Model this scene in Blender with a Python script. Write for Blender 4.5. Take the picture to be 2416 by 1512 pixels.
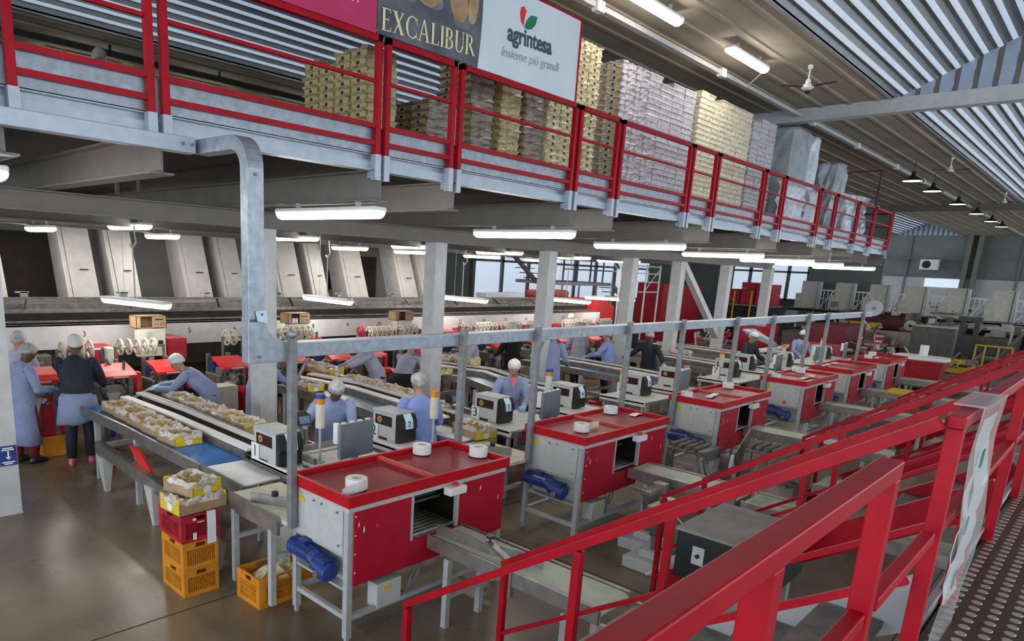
import bpy, bmesh, math, random
from mathutils import Vector, Matrix
random.seed(7)
PI = math.pi
S = bpy.context.scene
for o in list(bpy.data.objects): bpy.data.objects.remove(o)
C = S.collection

# ---------------------------------------------------------------- camera, world, exposure
cam_data = bpy.data.cameras.new('camera')
cam = bpy.data.objects.new('camera', cam_data); C.objects.link(cam)
def cam_axes(a, b, c):
    fwd = Vector((math.cos(a)*math.cos(b), math.sin(a)*math.cos(b), -math.sin(b)))
    right = Vector((math.sin(a), -math.cos(a), 0)); up = right.cross(fwd)
    return (math.cos(c)*right + math.sin(c)*up, -math.sin(c)*right + math.cos(c)*up, fwd)
_r, _u, _f = cam_axes(0.78198282, 0.226482881, 0.0487178829)
M = Matrix.Identity(4)
for i in range(3): M[i][0], M[i][1], M[i][2] = _r[i], _u[i], -_f[i]
M.translation = (0, 0, 2.9)
cam.matrix_world = M
cam_data.sensor_fit = 'HORIZONTAL'; cam_data.sensor_width = 36
cam_data.lens = 1618.65*36/2416
cam_data.shift_x = (1208-1022.23)/2416; cam_data.shift_y = (994.4-756)/2416
cam_data.clip_start = 0.05; cam_data.clip_end = 200
S.camera = cam

W = bpy.data.worlds.new('hall_daylight'); S.world = W; W.use_nodes = True
_bg = W.node_tree.nodes['Background']; _bg.inputs[0].default_value = (0.80, 0.90, 1.0, 1); _bg.inputs[1].default_value = 2.3
S.view_settings.view_transform = 'Standard'; S.view_settings.look = 'None'
S.view_settings.exposure = 0.60; S.view_settings.gamma = 1; S.view_settings.use_curve_mapping = False
LAMP = 17.0      # emission of the fluorescent diffusers

# ---------------------------------------------------------------- materials
MATS = {}
def mat(name, col, rough=0.5, metal=0.0, var=0.0, vscale=6.0, bump=0.0, bscale=40.0, emit=0.0, alpha=1.0, trans=0.0, col2=None, spec=0.5):
    m = bpy.data.materials.new(name); m.use_nodes = True
    nt = m.node_tree; b = nt.nodes['Principled BSDF']; L = nt.links
    b.inputs['Base Color'].default_value = (*col, 1); b.inputs['Roughness'].default_value = rough
    b.inputs['Metallic'].default_value = metal; b.inputs['Specular IOR Level'].default_value = spec
    tc = nt.nodes.new('ShaderNodeTexCoord')
    if var > 0 or col2:
        n = nt.nodes.new('ShaderNodeTexNoise'); n.inputs['Scale'].default_value = vscale; n.inputs['Detail'].default_value = 5
        L.new(tc.outputs['Object'], n.inputs['Vector'])
        r = nt.nodes.new('ShaderNodeValToRGB')
        r.color_ramp.elements[0].position = 0.35; r.color_ramp.elements[1].position = 0.68
        c2 = col2 if col2 else tuple(min(1, c*(1+var)) for c in col)
        c1 = col if col2 else tuple(c*(1-var) for c in col)
        r.color_ramp.elements[0].color = (*c1, 1); r.color_ramp.elements[1].color = (*c2, 1)
        L.new(n.outputs['Fac'], r.inputs['Fac']); L.new(r.outputs['Color'], b.inputs['Base Color'])
    if bump > 0:
        n2 = nt.nodes.new('ShaderNodeTexNoise'); n2.inputs['Scale'].default_value = bscale; n2.inputs['Detail'].default_value = 4
        L.new(tc.outputs['Object'], n2.inputs['Vector'])
        bp = nt.nodes.new('ShaderNodeBump'); bp.inputs['Strength'].default_value = bump; bp.inputs['Distance'].default_value = 0.02
        L.new(n2.outputs['Fac'], bp.inputs['Height']); L.new(bp.outputs['Normal'], b.inputs['Normal'])
    if emit > 0:
        b.inputs['Emission Color'].default_value = (*col, 1); b.inputs['Emission Strength'].default_value = emit
    if alpha < 1: b.inputs['Alpha'].default_value = alpha
    if trans > 0: b.inputs['Transmission Weight'].default_value = trans
    MATS[name] = m
    return m
RED = mat('red_rail_paint', (0.40, 0.003, 0.014), 0.42, var=0.16, vscale=5, spec=0.22)
REDP = mat('red_panel_paint', (0.46, 0.008, 0.030), 0.45, var=0.10, vscale=4, spec=0.25)
REDL = mat('red_lid_paint', (0.52, 0.005, 0.014), 0.38, var=0.08, vscale=5, spec=0.3)
REDPL = mat('red_plastic', (0.45, 0.012, 0.03), 0.5, var=0.18, vscale=8)
REDBR = mat('bright_red_cover', (0.72, 0.03, 0.03), 0.4, var=0.06)
TINT = mat('red_tinted_window', (0.27, 0.010, 0.020), 0.33, var=0.15, vscale=3, spec=0.3)
GREYP = mat('light_grey_panel', (0.56, 0.56, 0.54), 0.45, var=0.05, vscale=12)
GREYF = mat('grey_frame_paint', (0.46, 0.47, 0.48), 0.45, var=0.08, vscale=10)
STEEL = mat('stainless_steel', (0.36, 0.34, 0.32), 0.34, 0.7, var=0.18, vscale=9)
STEELD = mat('worn_dark_steel', (0.20, 0.18, 0.165), 0.5, 0.45, var=0.3, vscale=8)
GALV = mat('galvanised_steel', (0.36, 0.40, 0.45), 0.42, 0.55, var=0.16, vscale=16)
GALVD = mat('galvanised_post_steel', (0.26, 0.265, 0.27), 0.5, 0.4, var=0.15, vscale=14)
ZINC = mat('zinc_beam', (0.46, 0.51, 0.58), 0.4, 0.35, var=0.07, vscale=10)
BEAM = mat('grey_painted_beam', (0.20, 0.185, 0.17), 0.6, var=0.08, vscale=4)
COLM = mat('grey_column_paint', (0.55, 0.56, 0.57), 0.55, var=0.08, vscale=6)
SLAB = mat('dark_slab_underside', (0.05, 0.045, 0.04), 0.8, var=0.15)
CEIL = mat('brown_grey_ceiling', (0.40, 0.34, 0.265), 0.8, var=0.12, vscale=1.2)
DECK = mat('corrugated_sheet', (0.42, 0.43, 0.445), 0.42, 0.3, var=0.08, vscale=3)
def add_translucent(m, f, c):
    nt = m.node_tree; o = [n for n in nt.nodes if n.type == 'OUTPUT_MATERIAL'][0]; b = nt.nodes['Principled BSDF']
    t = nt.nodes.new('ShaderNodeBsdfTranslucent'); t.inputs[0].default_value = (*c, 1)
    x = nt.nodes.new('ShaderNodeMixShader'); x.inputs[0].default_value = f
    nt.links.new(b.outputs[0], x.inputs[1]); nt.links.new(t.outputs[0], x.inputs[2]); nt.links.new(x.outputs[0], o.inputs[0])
DECKL = mat('rib_highlight_strip', (0.78, 0.79, 0.80), 0.4, var=0.03); add_translucent(DECKL, 0.20, (0.80, 0.88, 1.0))  # paler see-through strips put bright lines of light into the roof ribs
WALLM = mat('grey_green_wall', (0.185, 0.205, 0.19), 0.7, var=0.12, vscale=0.8)
WALLB = mat('warm_grey_wall', (0.36, 0.35, 0.32), 0.7, var=0.10, vscale=0.8)
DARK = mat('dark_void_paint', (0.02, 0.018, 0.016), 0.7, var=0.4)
DBROWN = mat('dark_brown_panel', (0.045, 0.030, 0.020), 0.7, var=0.3, vscale=2)
CHUTE = mat('pale_chute_panel', (0.66, 0.63, 0.59), 0.6, var=0.07, vscale=5)
BLACK = mat('black_plastic', (0.018, 0.018, 0.02), 0.35, var=0.2)
RUBBER = mat('black_rubber', (0.025, 0.025, 0.025), 0.7)
WHITE = mat('white_paint', (0.86, 0.86, 0.85), 0.45, var=0.04)
PAPER = mat('white_paper', (0.86, 0.88, 0.90), 0.7, var=0.03, vscale=10)
PBLUE = mat('pale_blue_paper', (0.66, 0.84, 0.95), 0.7)
CREAM = mat('cream_label_core', (0.80, 0.72, 0.52), 0.7, var=0.05)
BLUEBELT = mat('blue_belt', (0.015, 0.16, 0.52), 0.3, var=0.25, vscale=3)
TEALBELT = mat('grey_blue_belt', (0.10, 0.20, 0.30), 0.3, var=0.25, vscale=3)
DARKBELT = mat('dark_belt', (0.07, 0.08, 0.09), 0.4, var=0.3, vscale=4)
GREENBELT = mat('pale_green_belt', (0.50, 0.57, 0.42), 0.5, var=0.16, vscale=5, col2=(0.66, 0.70, 0.56))
OLDBELT = mat('dirty_green_belt', (0.26, 0.29, 0.19), 0.6, vscale=7, col2=(0.46, 0.50, 0.37))
BEIGEBELT = mat('beige_belt', (0.55, 0.53, 0.42), 0.55, vscale=5, col2=(0.68, 0.66, 0.55))
ORANGE = mat('orange_plastic', (0.72, 0.27, 0.018), 0.45, var=0.12, vscale=7)
YELLOW = mat('yellow_print', (0.80, 0.58, 0.02), 0.55, var=0.12, vscale=14)
YELP = mat('yellow_paint', (0.70, 0.46, 0.02), 0.45, var=0.15)
BLUEM = mat('blue_motor_paint', (0.018, 0.05, 0.23), 0.3, var=0.2)
TRAYY = mat('dull_yellow_tray_end', (0.50, 0.36, 0.06), 0.55, vscale=30, col2=(0.62, 0.55, 0.38))
BLUEP = mat('blue_plastic', (0.02, 0.06, 0.30), 0.4)
CARD = mat('brown_cardboard', (0.42, 0.27, 0.15), 0.8, var=0.12, vscale=9)
CARDG = mat('wrapped_brown_cardboard', (0.26, 0.20, 0.155), 0.5, var=0.25, vscale=16)
LINER = mat('plastic_liner', (0.50, 0.42, 0.37), 0.3, vscale=16, col2=(0.78, 0.72, 0.68), bump=0.5, bscale=25)
LILAC = mat('lilac_wrapped_tray', (0.40, 0.36, 0.37), 0.32, vscale=13, col2=(0.66, 0.62, 0.65), bump=0.8, bscale=14)
BROWNW = mat('brown_wrapped_tray', (0.21, 0.165, 0.13), 0.35, vscale=11, col2=(0.34, 0.27, 0.22), bump=0.6, bscale=14)
CREAMW = mat('cream_wrapped_tray', (0.62, 0.52, 0.30), 0.4, vscale=14, col2=(0.86, 0.81, 0.70), bump=0.8, bscale=16)
YELW = mat('yellow_wrapped_tray', (0.42, 0.30, 0.08), 0.4, vscale=14, col2=(0.62, 0.54, 0.40), bump=0.8, bscale=16)
KIWI = mat('kiwi_fruit', (0.27, 0.19, 0.05), 0.7, vscale=20, col2=(0.42, 0.32, 0.10), bump=0.3)
KIWIG = mat('golden_fruit', (0.50, 0.36, 0.10), 0.6, var=0.2, vscale=12)
STRETCH = mat('stretch_film', (0.42, 0.47, 0.50), 0.22, var=0.15, vscale=4, bump=0.4, bscale=9)
WHITEF = mat('white_film_bundle', (0.70, 0.76, 0.82), 0.25, vscale=9, col2=(0.86, 0.90, 0.95), bump=0.8, bscale=10)
COAT = mat('blue_work_coat', (0.29, 0.34, 0.53), 0.8, var=0.10, vscale=7, bump=0.25, bscale=18)
COATL = mat('lilac_work_coat', (0.43, 0.43, 0.56), 0.8, var=0.10, vscale=7, bump=0.25, bscale=18)
SHIRT = mat('bright_blue_shirt', (0.26, 0.33, 0.68), 0.8, var=0.10, vscale=7, bump=0.25, bscale=18)
NAVY = mat('navy_cloth', (0.022, 0.024, 0.042), 0.8, var=0.25, vscale=6, bump=0.2, bscale=20)
BLACKC = mat('black_cloth', (0.010, 0.010, 0.013), 0.85, var=0.2)
MAROON = mat('maroon_trousers', (0.18, 0.01, 0.02), 0.8)
PINK = mat('pink_cloth', (0.80, 0.20, 0.28), 0.8)
SKIN = mat('skin_light', (0.50, 0.27, 0.18), 0.5, var=0.05)
SKIND = mat('skin_dark', (0.14, 0.06, 0.04), 0.5, var=0.05)
HAIR = mat('dark_hair', (0.03, 0.02, 0.015), 0.6)
HAIRG = mat('grey_hair', (0.35, 0.32, 0.29), 0.7, var=0.2, vscale=20)
NET = mat('grey_hair_net', (0.32, 0.31, 0.30), 0.7, vscale=18, col2=(0.58, 0.57, 0.56), bump=0.6, bscale=40)
NETW = mat('white_hair_net', (0.70, 0.69, 0.66), 0.7, vscale=18, col2=(0.85, 0.84, 0.82), bump=0.6, bscale=40)
GLOVE = mat('pale_blue_glove', (0.30, 0.60, 0.80), 0.5)
GLASSY = mat('clear_sleeve', (0.75, 0.76, 0.76), 0.12, alpha=0.35)
GLOW = mat('fluorescent_diffuser', (1.0, 0.95, 0.87), 0.4, emit=LAMP)
GLOWC = mat('cyan_insect_lamp', (0.10, 0.85, 0.95), 0.4, emit=2.0)
GLOWB = mat('bell_lamp_glow', (1.0, 0.95, 0.85), 0.4, emit=9.0)
WINM = mat('daylight_window', (0.72, 0.84, 1.0), 0.3, emit=0.42)
GREENS = mat('green_sign', (0.01, 0.20, 0.09), 0.5)
SIGNB = mat('sign_blue', (0.02, 0.05, 0.22), 0.5)
INK = mat('black_ink', (0.015, 0.015, 0.02), 0.6)
REEL = mat('pale_reel_plastic', (0.62, 0.57, 0.48), 0.45, var=0.08)
CABB = mat('beige_cabinet', (0.68, 0.64, 0.54), 0.5, var=0.08)
WOOD = mat('pallet_wood', (0.34, 0.23, 0.12), 0.8, var=0.2)
TRANSL = mat('translucent_gable_sheet', (0.55, 0.62, 0.72), 0.4, var=0.05); add_translucent(TRANSL, 0.35, (0.75, 0.85, 1.0))

# ---------------------------------------------------------------- geometry helpers
class MB:
    def __init__(s): s.v = []; s.f = []; s.mi = []; s.mats = []; s.cur = 0; s.sm = False
    def use(s, m):
        if m not in s.mats: s.mats.append(m)
        s.cur = s.mats.index(m); return s
    def add(s, vs, fs):
        n = len(s.v); s.v += [tuple(v) for v in vs]
        for f in fs: s.f.append([n+i for i in f]); s.mi.append(s.cur)
        return s
    def box(s, x0, y0, z0, x1, y1, z1):
        return s.add([(x0,y0,z0),(x1,y0,z0),(x1,y1,z0),(x0,y1,z0),(x0,y0,z1),(x1,y0,z1),(x1,y1,z1),(x0,y1,z1)],
                     [(0,3,2,1),(4,5,6,7),(0,1,5,4),(1,2,6,5),(2,3,7,6),(3,0,4,7)])
    def taper(s, cx, cy, z0, z1, a0, b0, a1, b1):
        return s.add([(cx-a0,cy-b0,z0),(cx+a0,cy-b0,z0),(cx+a0,cy+b0,z0),(cx-a0,cy+b0,z0),(cx-a1,cy-b1,z1),(cx+a1,cy-b1,z1),(cx+a1,cy+b1,z1),(cx-a1,cy+b1,z1)],
                     [(0,3,2,1),(4,5,6,7),(0,1,5,4),(1,2,6,5),(2,3,7,6),(3,0,4,7)])
    def bar(s, p, q, w, h=None, up=(0,0,1)):
        h = w if h is None else h
        p, q = Vector(p), Vector(q); d = (q-p).normalized(); u = Vector(up)
        if abs(d.dot(u)) > 0.98: u = Vector((0,1,0))
        a = d.cross(u).normalized()*w/2; b = a.cross(d).normalized()*h/2
        vs = [p-a-b, p+a-b, p+a+b, p-a+b, q-a-b, q+a-b, q+a+b, q-a+b]
        return s.add(vs, [(0,3,2,1),(4,5,6,7),(0,1,5,4),(1,2,6,5),(2,3,7,6),(3,0,4,7)])
    def tube(s, pts, r, n=8, cap=True):
        pts = [Vector(p) for p in pts]; rr = r if isinstance(r, (list, tuple)) else [r]*len(pts)
        rings = []; prev = None
        for i, p in enumerate(pts):
            d = (pts[min(i+1, len(pts)-1)] - pts[max(i-1, 0)]).normalized()
            if prev is None:
                u = Vector((0,0,1)) if abs(d.z) < 0.9 else Vector((1,0,0))
                a = d.cross(u).normalized()
            else: a = (prev - d*prev.dot(d)).normalized()
            prev = a; b = d.cross(a)
            rings.append([p + (a*math.cos(2*PI*k/n) + b*math.sin(2*PI*k/n))*rr[i] for k in range(n)])
        vs = [v for g in rings for v in g]; fs = []
        for i in range(len(rings)-1):
            for k in range(n): fs.append((i*n+k, i*n+(k+1)%n, (i+1)*n+(k+1)%n, (i+1)*n+k))
        if cap: fs.append(tuple(range(n))[::-1]); fs.append(tuple((len(rings)-1)*n+k for k in range(n)))
        return s.add(vs, fs)
    def loft(s, rings, cap=True):          # rings: list of equal-length point loops
        n = len(rings[0]); vs = [v for g in rings for v in g]; fs = []
        for i in range(len(rings)-1):
            for k in range(n): fs.append((i*n+k, i*n+(k+1)%n, (i+1)*n+(k+1)%n, (i+1)*n+k))
        if cap: fs.append(tuple(range(n))[::-1]); fs.append(tuple((len(rings)-1)*n+k for k in range(n)))
        return s.add(vs, fs)
    def cyl(s, p, q, r, n=16): return s.tube([p, q], r, n)
    def ring(s, c, axis, r0, r1, w, n=20):  # a flat annular disc of thickness w about axis
        c = Vector(c); ax = Vector(axis).normalized(); u = Vector((0,0,1)) if abs(ax.z) < 0.9 else Vector((1,0,0))
        a = ax.cross(u).normalized(); b = ax.cross(a)
        vs = []
        for (r, t) in ((r0,-w/2),(r1,-w/2),(r1,w/2),(r0,w/2)):
            vs += [c + ax*t + (a*math.cos(2*PI*k/n)+b*math.sin(2*PI*k/n))*r for k in range(n)]
        fs = []
        for j in range(4):
            for k in range(n): fs.append((j*n+k, j*n+(k+1)%n, ((j+1)%4)*n+(k+1)%n, ((j+1)%4)*n+k))
        return s.add(vs, fs)
    def ball(s, c, rx, ry=None, rz=None, n=12, m=8, z0=-1.0):
        ry = rx if ry is None else ry; rz = rx if rz is None else rz
        a0 = math.asin(z0); rings = []
        for i in range(m+1):
            t = a0 + (PI/2-a0)*i/m
            rings.append([(c[0]+rx*math.cos(t)*math.cos(2*PI*k/n), c[1]+ry*math.cos(t)*math.sin(2*PI*k/n), c[2]+rz*math.sin(t)) for k in range(n)])
        return s.loft(rings)
    def prism(s, poly, d):                 # poly 3D loop extruded along vector d
        n = len(poly); d = Vector(d); vs = [Vector(p) for p in poly] + [Vector(p)+d for p in poly]
        fs = [tuple(range(n))[::-1], tuple(range(n, 2*n))] + [(k, (k+1)%n, n+(k+1)%n, n+k) for k in range(n)]
        return s.add(vs, fs)
    def xf(s, mtx, n0=0):
        for i in range(n0, len(s.v)): s.v[i] = tuple(mtx @ Vector(s.v[i]))
        return s
    def build(s, name, m=None, parent=None, bevel=0, smooth=False):
        me = bpy.data.meshes.new(name); me.from_pydata([tuple(v) for v in s.v], [], s.f)
        if s.mats:
            for q in s.mats: me.materials.append(q)
            me.polygons.foreach_set('material_index', s.mi)
        if m: 
            me.materials.clear(); me.materials.append(m)
        bm = bmesh.new(); bm.from_mesh(me); bmesh.ops.recalc_face_normals(bm, faces=bm.faces); bm.to_mesh(me); bm.free()
        if smooth: me.polygons.foreach_set('use_smooth', [True]*len(me.polygons))
        me.update()
        o = bpy.data.objects.new(name, me); C.objects.link(o)
        if parent is not None: o.parent = parent
        if bevel:
            b = o.modifiers.new('bevel', 'BEVEL'); b.width = bevel; b.segments = 2; b.limit_method = 'ANGLE'; b.angle_limit = 0.7
        return o
def tag(o, label, cat, group=None, kind=None):
    o['label'] = label; o['category'] = cat
    if group: o['group'] = group
    if kind: o['kind'] = kind
    return o
def thing(name, label, cat, loc=(0,0,0), rz=0, group=None):
    o = bpy.data.objects.new(name, None); C.objects.link(o); o.empty_display_size = 0.1
    o.location = loc; o.rotation_euler = (0,0,rz)
    return tag(o, label, cat, group)
def kids(o): return KID.get(o.name, [])
def dup(root, loc, rz=0, label=None, group=None, scale=None):
    r = root.copy(); C.objects.link(r); r.location = loc; r.rotation_euler = (0,0,rz)
    if label: r['label'] = label
    if group: r['group'] = group
    if scale: r.scale = scale
    def rec(a, b):
        for ch in list(a.children):
            c = ch.copy(); C.objects.link(c); c.parent = b; rec(ch, c)
    rec(root, r)
    return r
def struct(name, mb, m=None, **k):
    o = mb.build(name, m, **k); o['kind'] = 'structure'; return o
def text(name, body, m, parent, loc, size, rot=(PI/2,0,0), ext=0.001, shear=0, align='CENTER', space=1.0, xs=1.0, bold=0.0):
    cu = bpy.data.curves.new(name, 'FONT'); cu.body = body; cu.size = size; cu.extrude = ext; cu.shear = shear
    cu.offset = bold; cu.align_x = align; cu.align_y = 'CENTER'; cu.space_character = space
    t = bpy.data.objects.new(name, cu); C.objects.link(t)
    me = bpy.data.meshes.new_from_object(t.evaluated_get(bpy.context.evaluated_depsgraph_get()))
    bpy.data.objects.remove(t)
    me.materials.clear(); me.materials.append(m)
    o = bpy.data.objects.new(name, me); C.objects.link(o); o.location = loc; o.rotation_euler = rot; o.scale = (xs,1,1)
    if parent is not None: o.parent = parent
    return o
FACE_NX = (PI/2, 0, -PI/2)   # text facing -x
FACE_NY = (PI/2, 0, 0)       # text facing -y
# ---------------------------------------------------------------- hall shell
CZ = 6.6; WX = 62.0
def floor_mat():
    m = mat('worn_concrete_floor', (0.15, 0.125, 0.085), 0.35, bump=0.08, bscale=1.5)
    nt = m.node_tree; b = nt.nodes['Principled BSDF']; L = nt.links; b.inputs['Specular IOR Level'].default_value = 0.8
    tc = nt.nodes.new('ShaderNodeTexCoord')
    n = nt.nodes.new('ShaderNodeTexNoise'); n.inputs['Scale'].default_value = 0.9; n.inputs['Detail'].default_value = 8
    L.new(tc.outputs['Object'], n.inputs['Vector'])
    r = nt.nodes.new('ShaderNodeValToRGB'); r.color_ramp.elements[0].position = 0.3; r.color_ramp.elements[1].position = 0.72
    r.color_ramp.elements[0].color = (0.125, 0.092, 0.055, 1); r.color_ramp.elements[1].color = (0.27, 0.21, 0.14, 1)
    L.new(n.outputs['Fac'], r.inputs['Fac'])
    n2 = nt.nodes.new('ShaderNodeTexNoise'); n2.inputs['Scale'].default_value = 2.2; n2.inputs['Detail'].default_value = 6
    L.new(tc.outputs['Object'], n2.inputs['Vector'])
    r2 = nt.nodes.new('ShaderNodeValToRGB'); r2.color_ramp.elements[0].color = (0.20,)*3+(1,); r2.color_ramp.elements[1].color = (0.38,)*3+(1,)
    L.new(n2.outputs['Fac'], r2.inputs['Fac']); L.new(r2.outputs['Color'], b.inputs['Roughness'])
    n3 = nt.nodes.new('ShaderNodeTexNoise'); n3.inputs['Scale'].default_value = 30; n3.inputs['Detail'].default_value = 2
    L.new(tc.outputs['Object'], n3.inputs['Vector'])
    r3 = nt.nodes.new('ShaderNodeValToRGB'); r3.color_ramp.elements[0].position = 0.70; r3.color_ramp.elements[1].position = 0.73
    r3.color_ramp.elements[0].color = (1,1,1,1); r3.color_ramp.elements[1].color = (1.5,1.5,1.45,1)
    L.new(n3.outputs['Fac'], r3.inputs['Fac'])
    mx = nt.nodes.new('ShaderNodeMix'); mx.data_type = 'RGBA'; mx.blend_type = 'MULTIPLY'; mx.inputs[0].default_value = 1
    L.new(r.outputs['Color'], mx.inputs[6]); L.new(r3.outputs['Color'], mx.inputs[7]); L.new(mx.outputs[2], b.inputs['Base Color'])
    return m
struct('floor', MB().box(-9, -7, -0.2, WX, 26, 0), floor_mat())
jm = MB()
for y in (5.05, 0.9): jm.box(-9, y-0.004, 0.0, WX, y+0.004, 0.0025)
for x in (0.6, 5.6, 10.6): jm.box(x-0.004, -7, 0.0, x+0.004, 12, 0.0025)
struct('trim_1', jm, DARK)

SKY = ((0.28, 4.28), (9.6, 13.6))      # the two raised corrugated roof strips (y ranges)
cm = MB()
for y0, y1 in ((-7, SKY[0][0]), (SKY[0][1], SKY[1][0]), (SKY[1][1], 26)):
    cm.box(-9, y0, CZ, WX, y1, CZ+0.25)
    n = max(1, int((y1-y0)/0.50))
    for k in range(n):                 # shallow ribs of the ceiling planks
        y = y0 + (k+0.5)*(y1-y0)/n
        cm.add([(-9,y-0.06,CZ),(WX,y-0.06,CZ),(WX,y-0.035,CZ-0.022),(-9,y-0.035,CZ-0.022),(-9,y+0.035,CZ-0.022),(WX,y+0.035,CZ-0.022),(WX,y+0.06,CZ),(-9,y+0.06,CZ)],
               [(0,1,2,3),(3,2,5,4),(4,5,6,7)])
struct('ceiling', cm, CEIL)
def deck(name, y0, y1):
    ym = (y0+y1)/2; rise = 0.93; sl = []
    pitch = 0.19; nn = int((ym-y0)/pitch); pitch = (ym-y0)/nn
    prof = []
    for side in (0, 1):
        for k in range(nn):
            for (u, h) in ((0.0, 0.0), (0.38, 0.0), (0.54, 0.095), (0.84, 0.095)):
                d = (k+u)*pitch
                y = y0 + d if side == 0 else ym + d
                z = CZ + 0.03 + (d if side == 0 else (ym-y0)-d)/(ym-y0)*rise
                prof.append((y, z + h))
    prof.append((y1, CZ+0.03))
    x0, x1 = -9, WX; mb = MB(); vs = []; fs = []
    for (y, z) in prof: vs += [(x0, y, z), (x1, y, z)]
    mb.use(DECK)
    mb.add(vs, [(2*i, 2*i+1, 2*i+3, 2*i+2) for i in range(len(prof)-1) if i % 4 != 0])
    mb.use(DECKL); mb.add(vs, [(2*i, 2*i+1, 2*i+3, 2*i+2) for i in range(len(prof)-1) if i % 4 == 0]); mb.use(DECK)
    mb.box(x0, y0-0.06, CZ-0.02, x1, y0, CZ+0.12); mb.box(x0, y1, CZ-0.02, x1, y1+0.06, CZ+0.12)
    struct(name, mb)
def gable(name, x, y0, y1, m):
    ym = (y0+y1)/2; mb = MB(); n = 26
    for k in range(n):
        w_ = (y1-y0)/n*2; j = k//2; a = y0+w_*j+(w_*0.68 if k % 2 else 0); b = a+w_*(0.32 if k % 2 else 0.68); d = 0.05 if k % 2 else 0.0; mb.use(BEAM if k % 2 else m)  # darker alternate strips paint the shading of the ribs into the sheet
        za, zb = [CZ-0.02+0.93*(1-abs(q-ym)/(ym-y0))+0.06 for q in (a, b)]
        mb.add([(x+d,a,CZ-0.02),(x+d,b,CZ-0.02),(x+d,b,zb),(x+d,a,za),(x+d+0.02,a,CZ-0.02),(x+d+0.02,b,CZ-0.02),(x+d+0.02,b,zb),(x+d+0.02,a,za)],
               [(0,1,2,3),(4,7,6,5),(0,3,7,4),(1,5,6,2),(3,2,6,7)])
    struct(name, mb)
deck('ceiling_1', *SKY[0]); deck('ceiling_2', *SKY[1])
gable('window_1', 17.3, *SKY[0], TRANSL); gable('window_2', WX-0.1, *SKY[0], TRANSL); gable('window_3', WX-0.1, *SKY[1], TRANSL)
# roof girders across the hall
for i, x in enumerate((17.15, 39.5)):
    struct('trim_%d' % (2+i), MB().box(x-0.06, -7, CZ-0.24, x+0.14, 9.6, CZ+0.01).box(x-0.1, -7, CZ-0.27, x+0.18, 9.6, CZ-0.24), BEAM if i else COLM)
# far wall with posts and rails
fw = MB(); fw.box(WX, -7, 0, WX+0.3, 26, CZ+1.2)
struct('wall_far', fw, WALLM)
pm = MB()
for y in (9.05, 8.45): pm.box(WX-0.45, y-0.14, 0, WX, y+0.14, CZ)
for y in (3.2, 6.1, 12.6): pm.box(WX-0.12, y-0.06, 0, WX, y+0.06, CZ)
for z in (4.9, 3.7): pm.box(WX-0.2, -6, z, WX, 16, z+0.08)
struct('trim_4', pm, BEAM)
struct('trim_5', MB().box(WX-0.06, -6, 0, WX-0.005, 14.0, 3.6), mat('pale_wall_panel', (0.50, 0.51, 0.50), 0.6, var=0.06))
struct('wall_left', MB().box(-9, 17.0, 0, 15.6, 17.25, CZ+0.1).box(15.35,17.0,0,15.6,20.3,CZ), WALLB)
struct('wall_right', MB().box(-9, -7.2, 0, WX, -7.0, 1.6).box(-9, -7.2, 5.2, WX, -7.0, CZ+0.2), WALLB)

# ---------------------------------------------------------------- mezzanine
MY = 5.3; MF = 4.06; MX1 = 23.2
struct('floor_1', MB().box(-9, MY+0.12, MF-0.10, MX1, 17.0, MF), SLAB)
ed = MB()
ed.box(-9, MY+0.05, 3.735, MX1, MY+0.12, 3.815).box(-9, MY+0.02, 3.728, MX1, MY+0.14, 3.74).box(-9, MY+0.10, 3.815, MX1, MY+0.14, 3.875).box(-9, MY+0.04, 3.868, MX1, MY+0.14, 3.876)
struct('trim_6', ed, ZINC)
tb = MB(); tb.box(-9, MY+0.045, 3.885, MX1, MY+0.06, 4.105).box(-9,MY+0.06,3.99,MX1,MY+0.075,4.12)
struct('trim_7', tb, GALV)
BEAMX = [-1.0, 1.30, 2.33, 4.45, 5.46, 7.62, 8.62, 10.75, 11.70, 13.75, 14.78, 16.95, 18.1, 19.9, 21.4, 22.9]
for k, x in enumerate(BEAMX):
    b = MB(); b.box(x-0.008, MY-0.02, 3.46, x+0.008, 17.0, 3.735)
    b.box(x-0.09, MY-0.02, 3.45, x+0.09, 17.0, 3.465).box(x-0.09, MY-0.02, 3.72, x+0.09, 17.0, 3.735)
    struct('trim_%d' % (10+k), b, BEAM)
for k, y in enumerate((8.33, 11.6, 14.6)):
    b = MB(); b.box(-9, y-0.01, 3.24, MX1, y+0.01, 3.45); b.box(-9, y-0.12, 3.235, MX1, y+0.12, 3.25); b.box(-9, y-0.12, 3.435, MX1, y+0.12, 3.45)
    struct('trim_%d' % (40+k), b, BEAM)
def column(name, x, y=8.33, h=3.235):
    b = MB(); w = 0.13
    b.box(x-w, y-w, 0, x-w+0.02, y+w, h).box(x+w-0.02, y-w, 0, x+w, y+w, h).box(x-w+0.02, y-0.012, 0, x+w-0.02, y+0.012, h)
    b.box(x-w-0.005, y-w-0.005, 0, x+w+0.005, y+w+0.005, 0.02).box(x-w+0.02, y-w+0.02, 0.02, x+w-0.02, y+w-0.02, 0.03)
    b.box(x-w+0.02, y-w+0.005, 0.02, x+w-0.02, y-w+0.02, h)
    struct(name, b, COLM)
for k, x in enumerate((1.76, 5.0, 8.26, 11.38, 14.56, 16.94, 19.84, 23.0)): column('trim_%d' % (50+k), x)
struct('trim_60', MB().bar((17.1, 8.33, 3.22), (19.75, 8.33, 1.25), 0.16, 0.16), COLM)
s = MB().box(1.72, 8.195, 0.56, 1.885, 8.2, 0.78)
sg = tag(s.build('floor_sign', SIGNB), 'blue notice with white arrow at foot of nearest grey pillar', 'sign')
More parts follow.
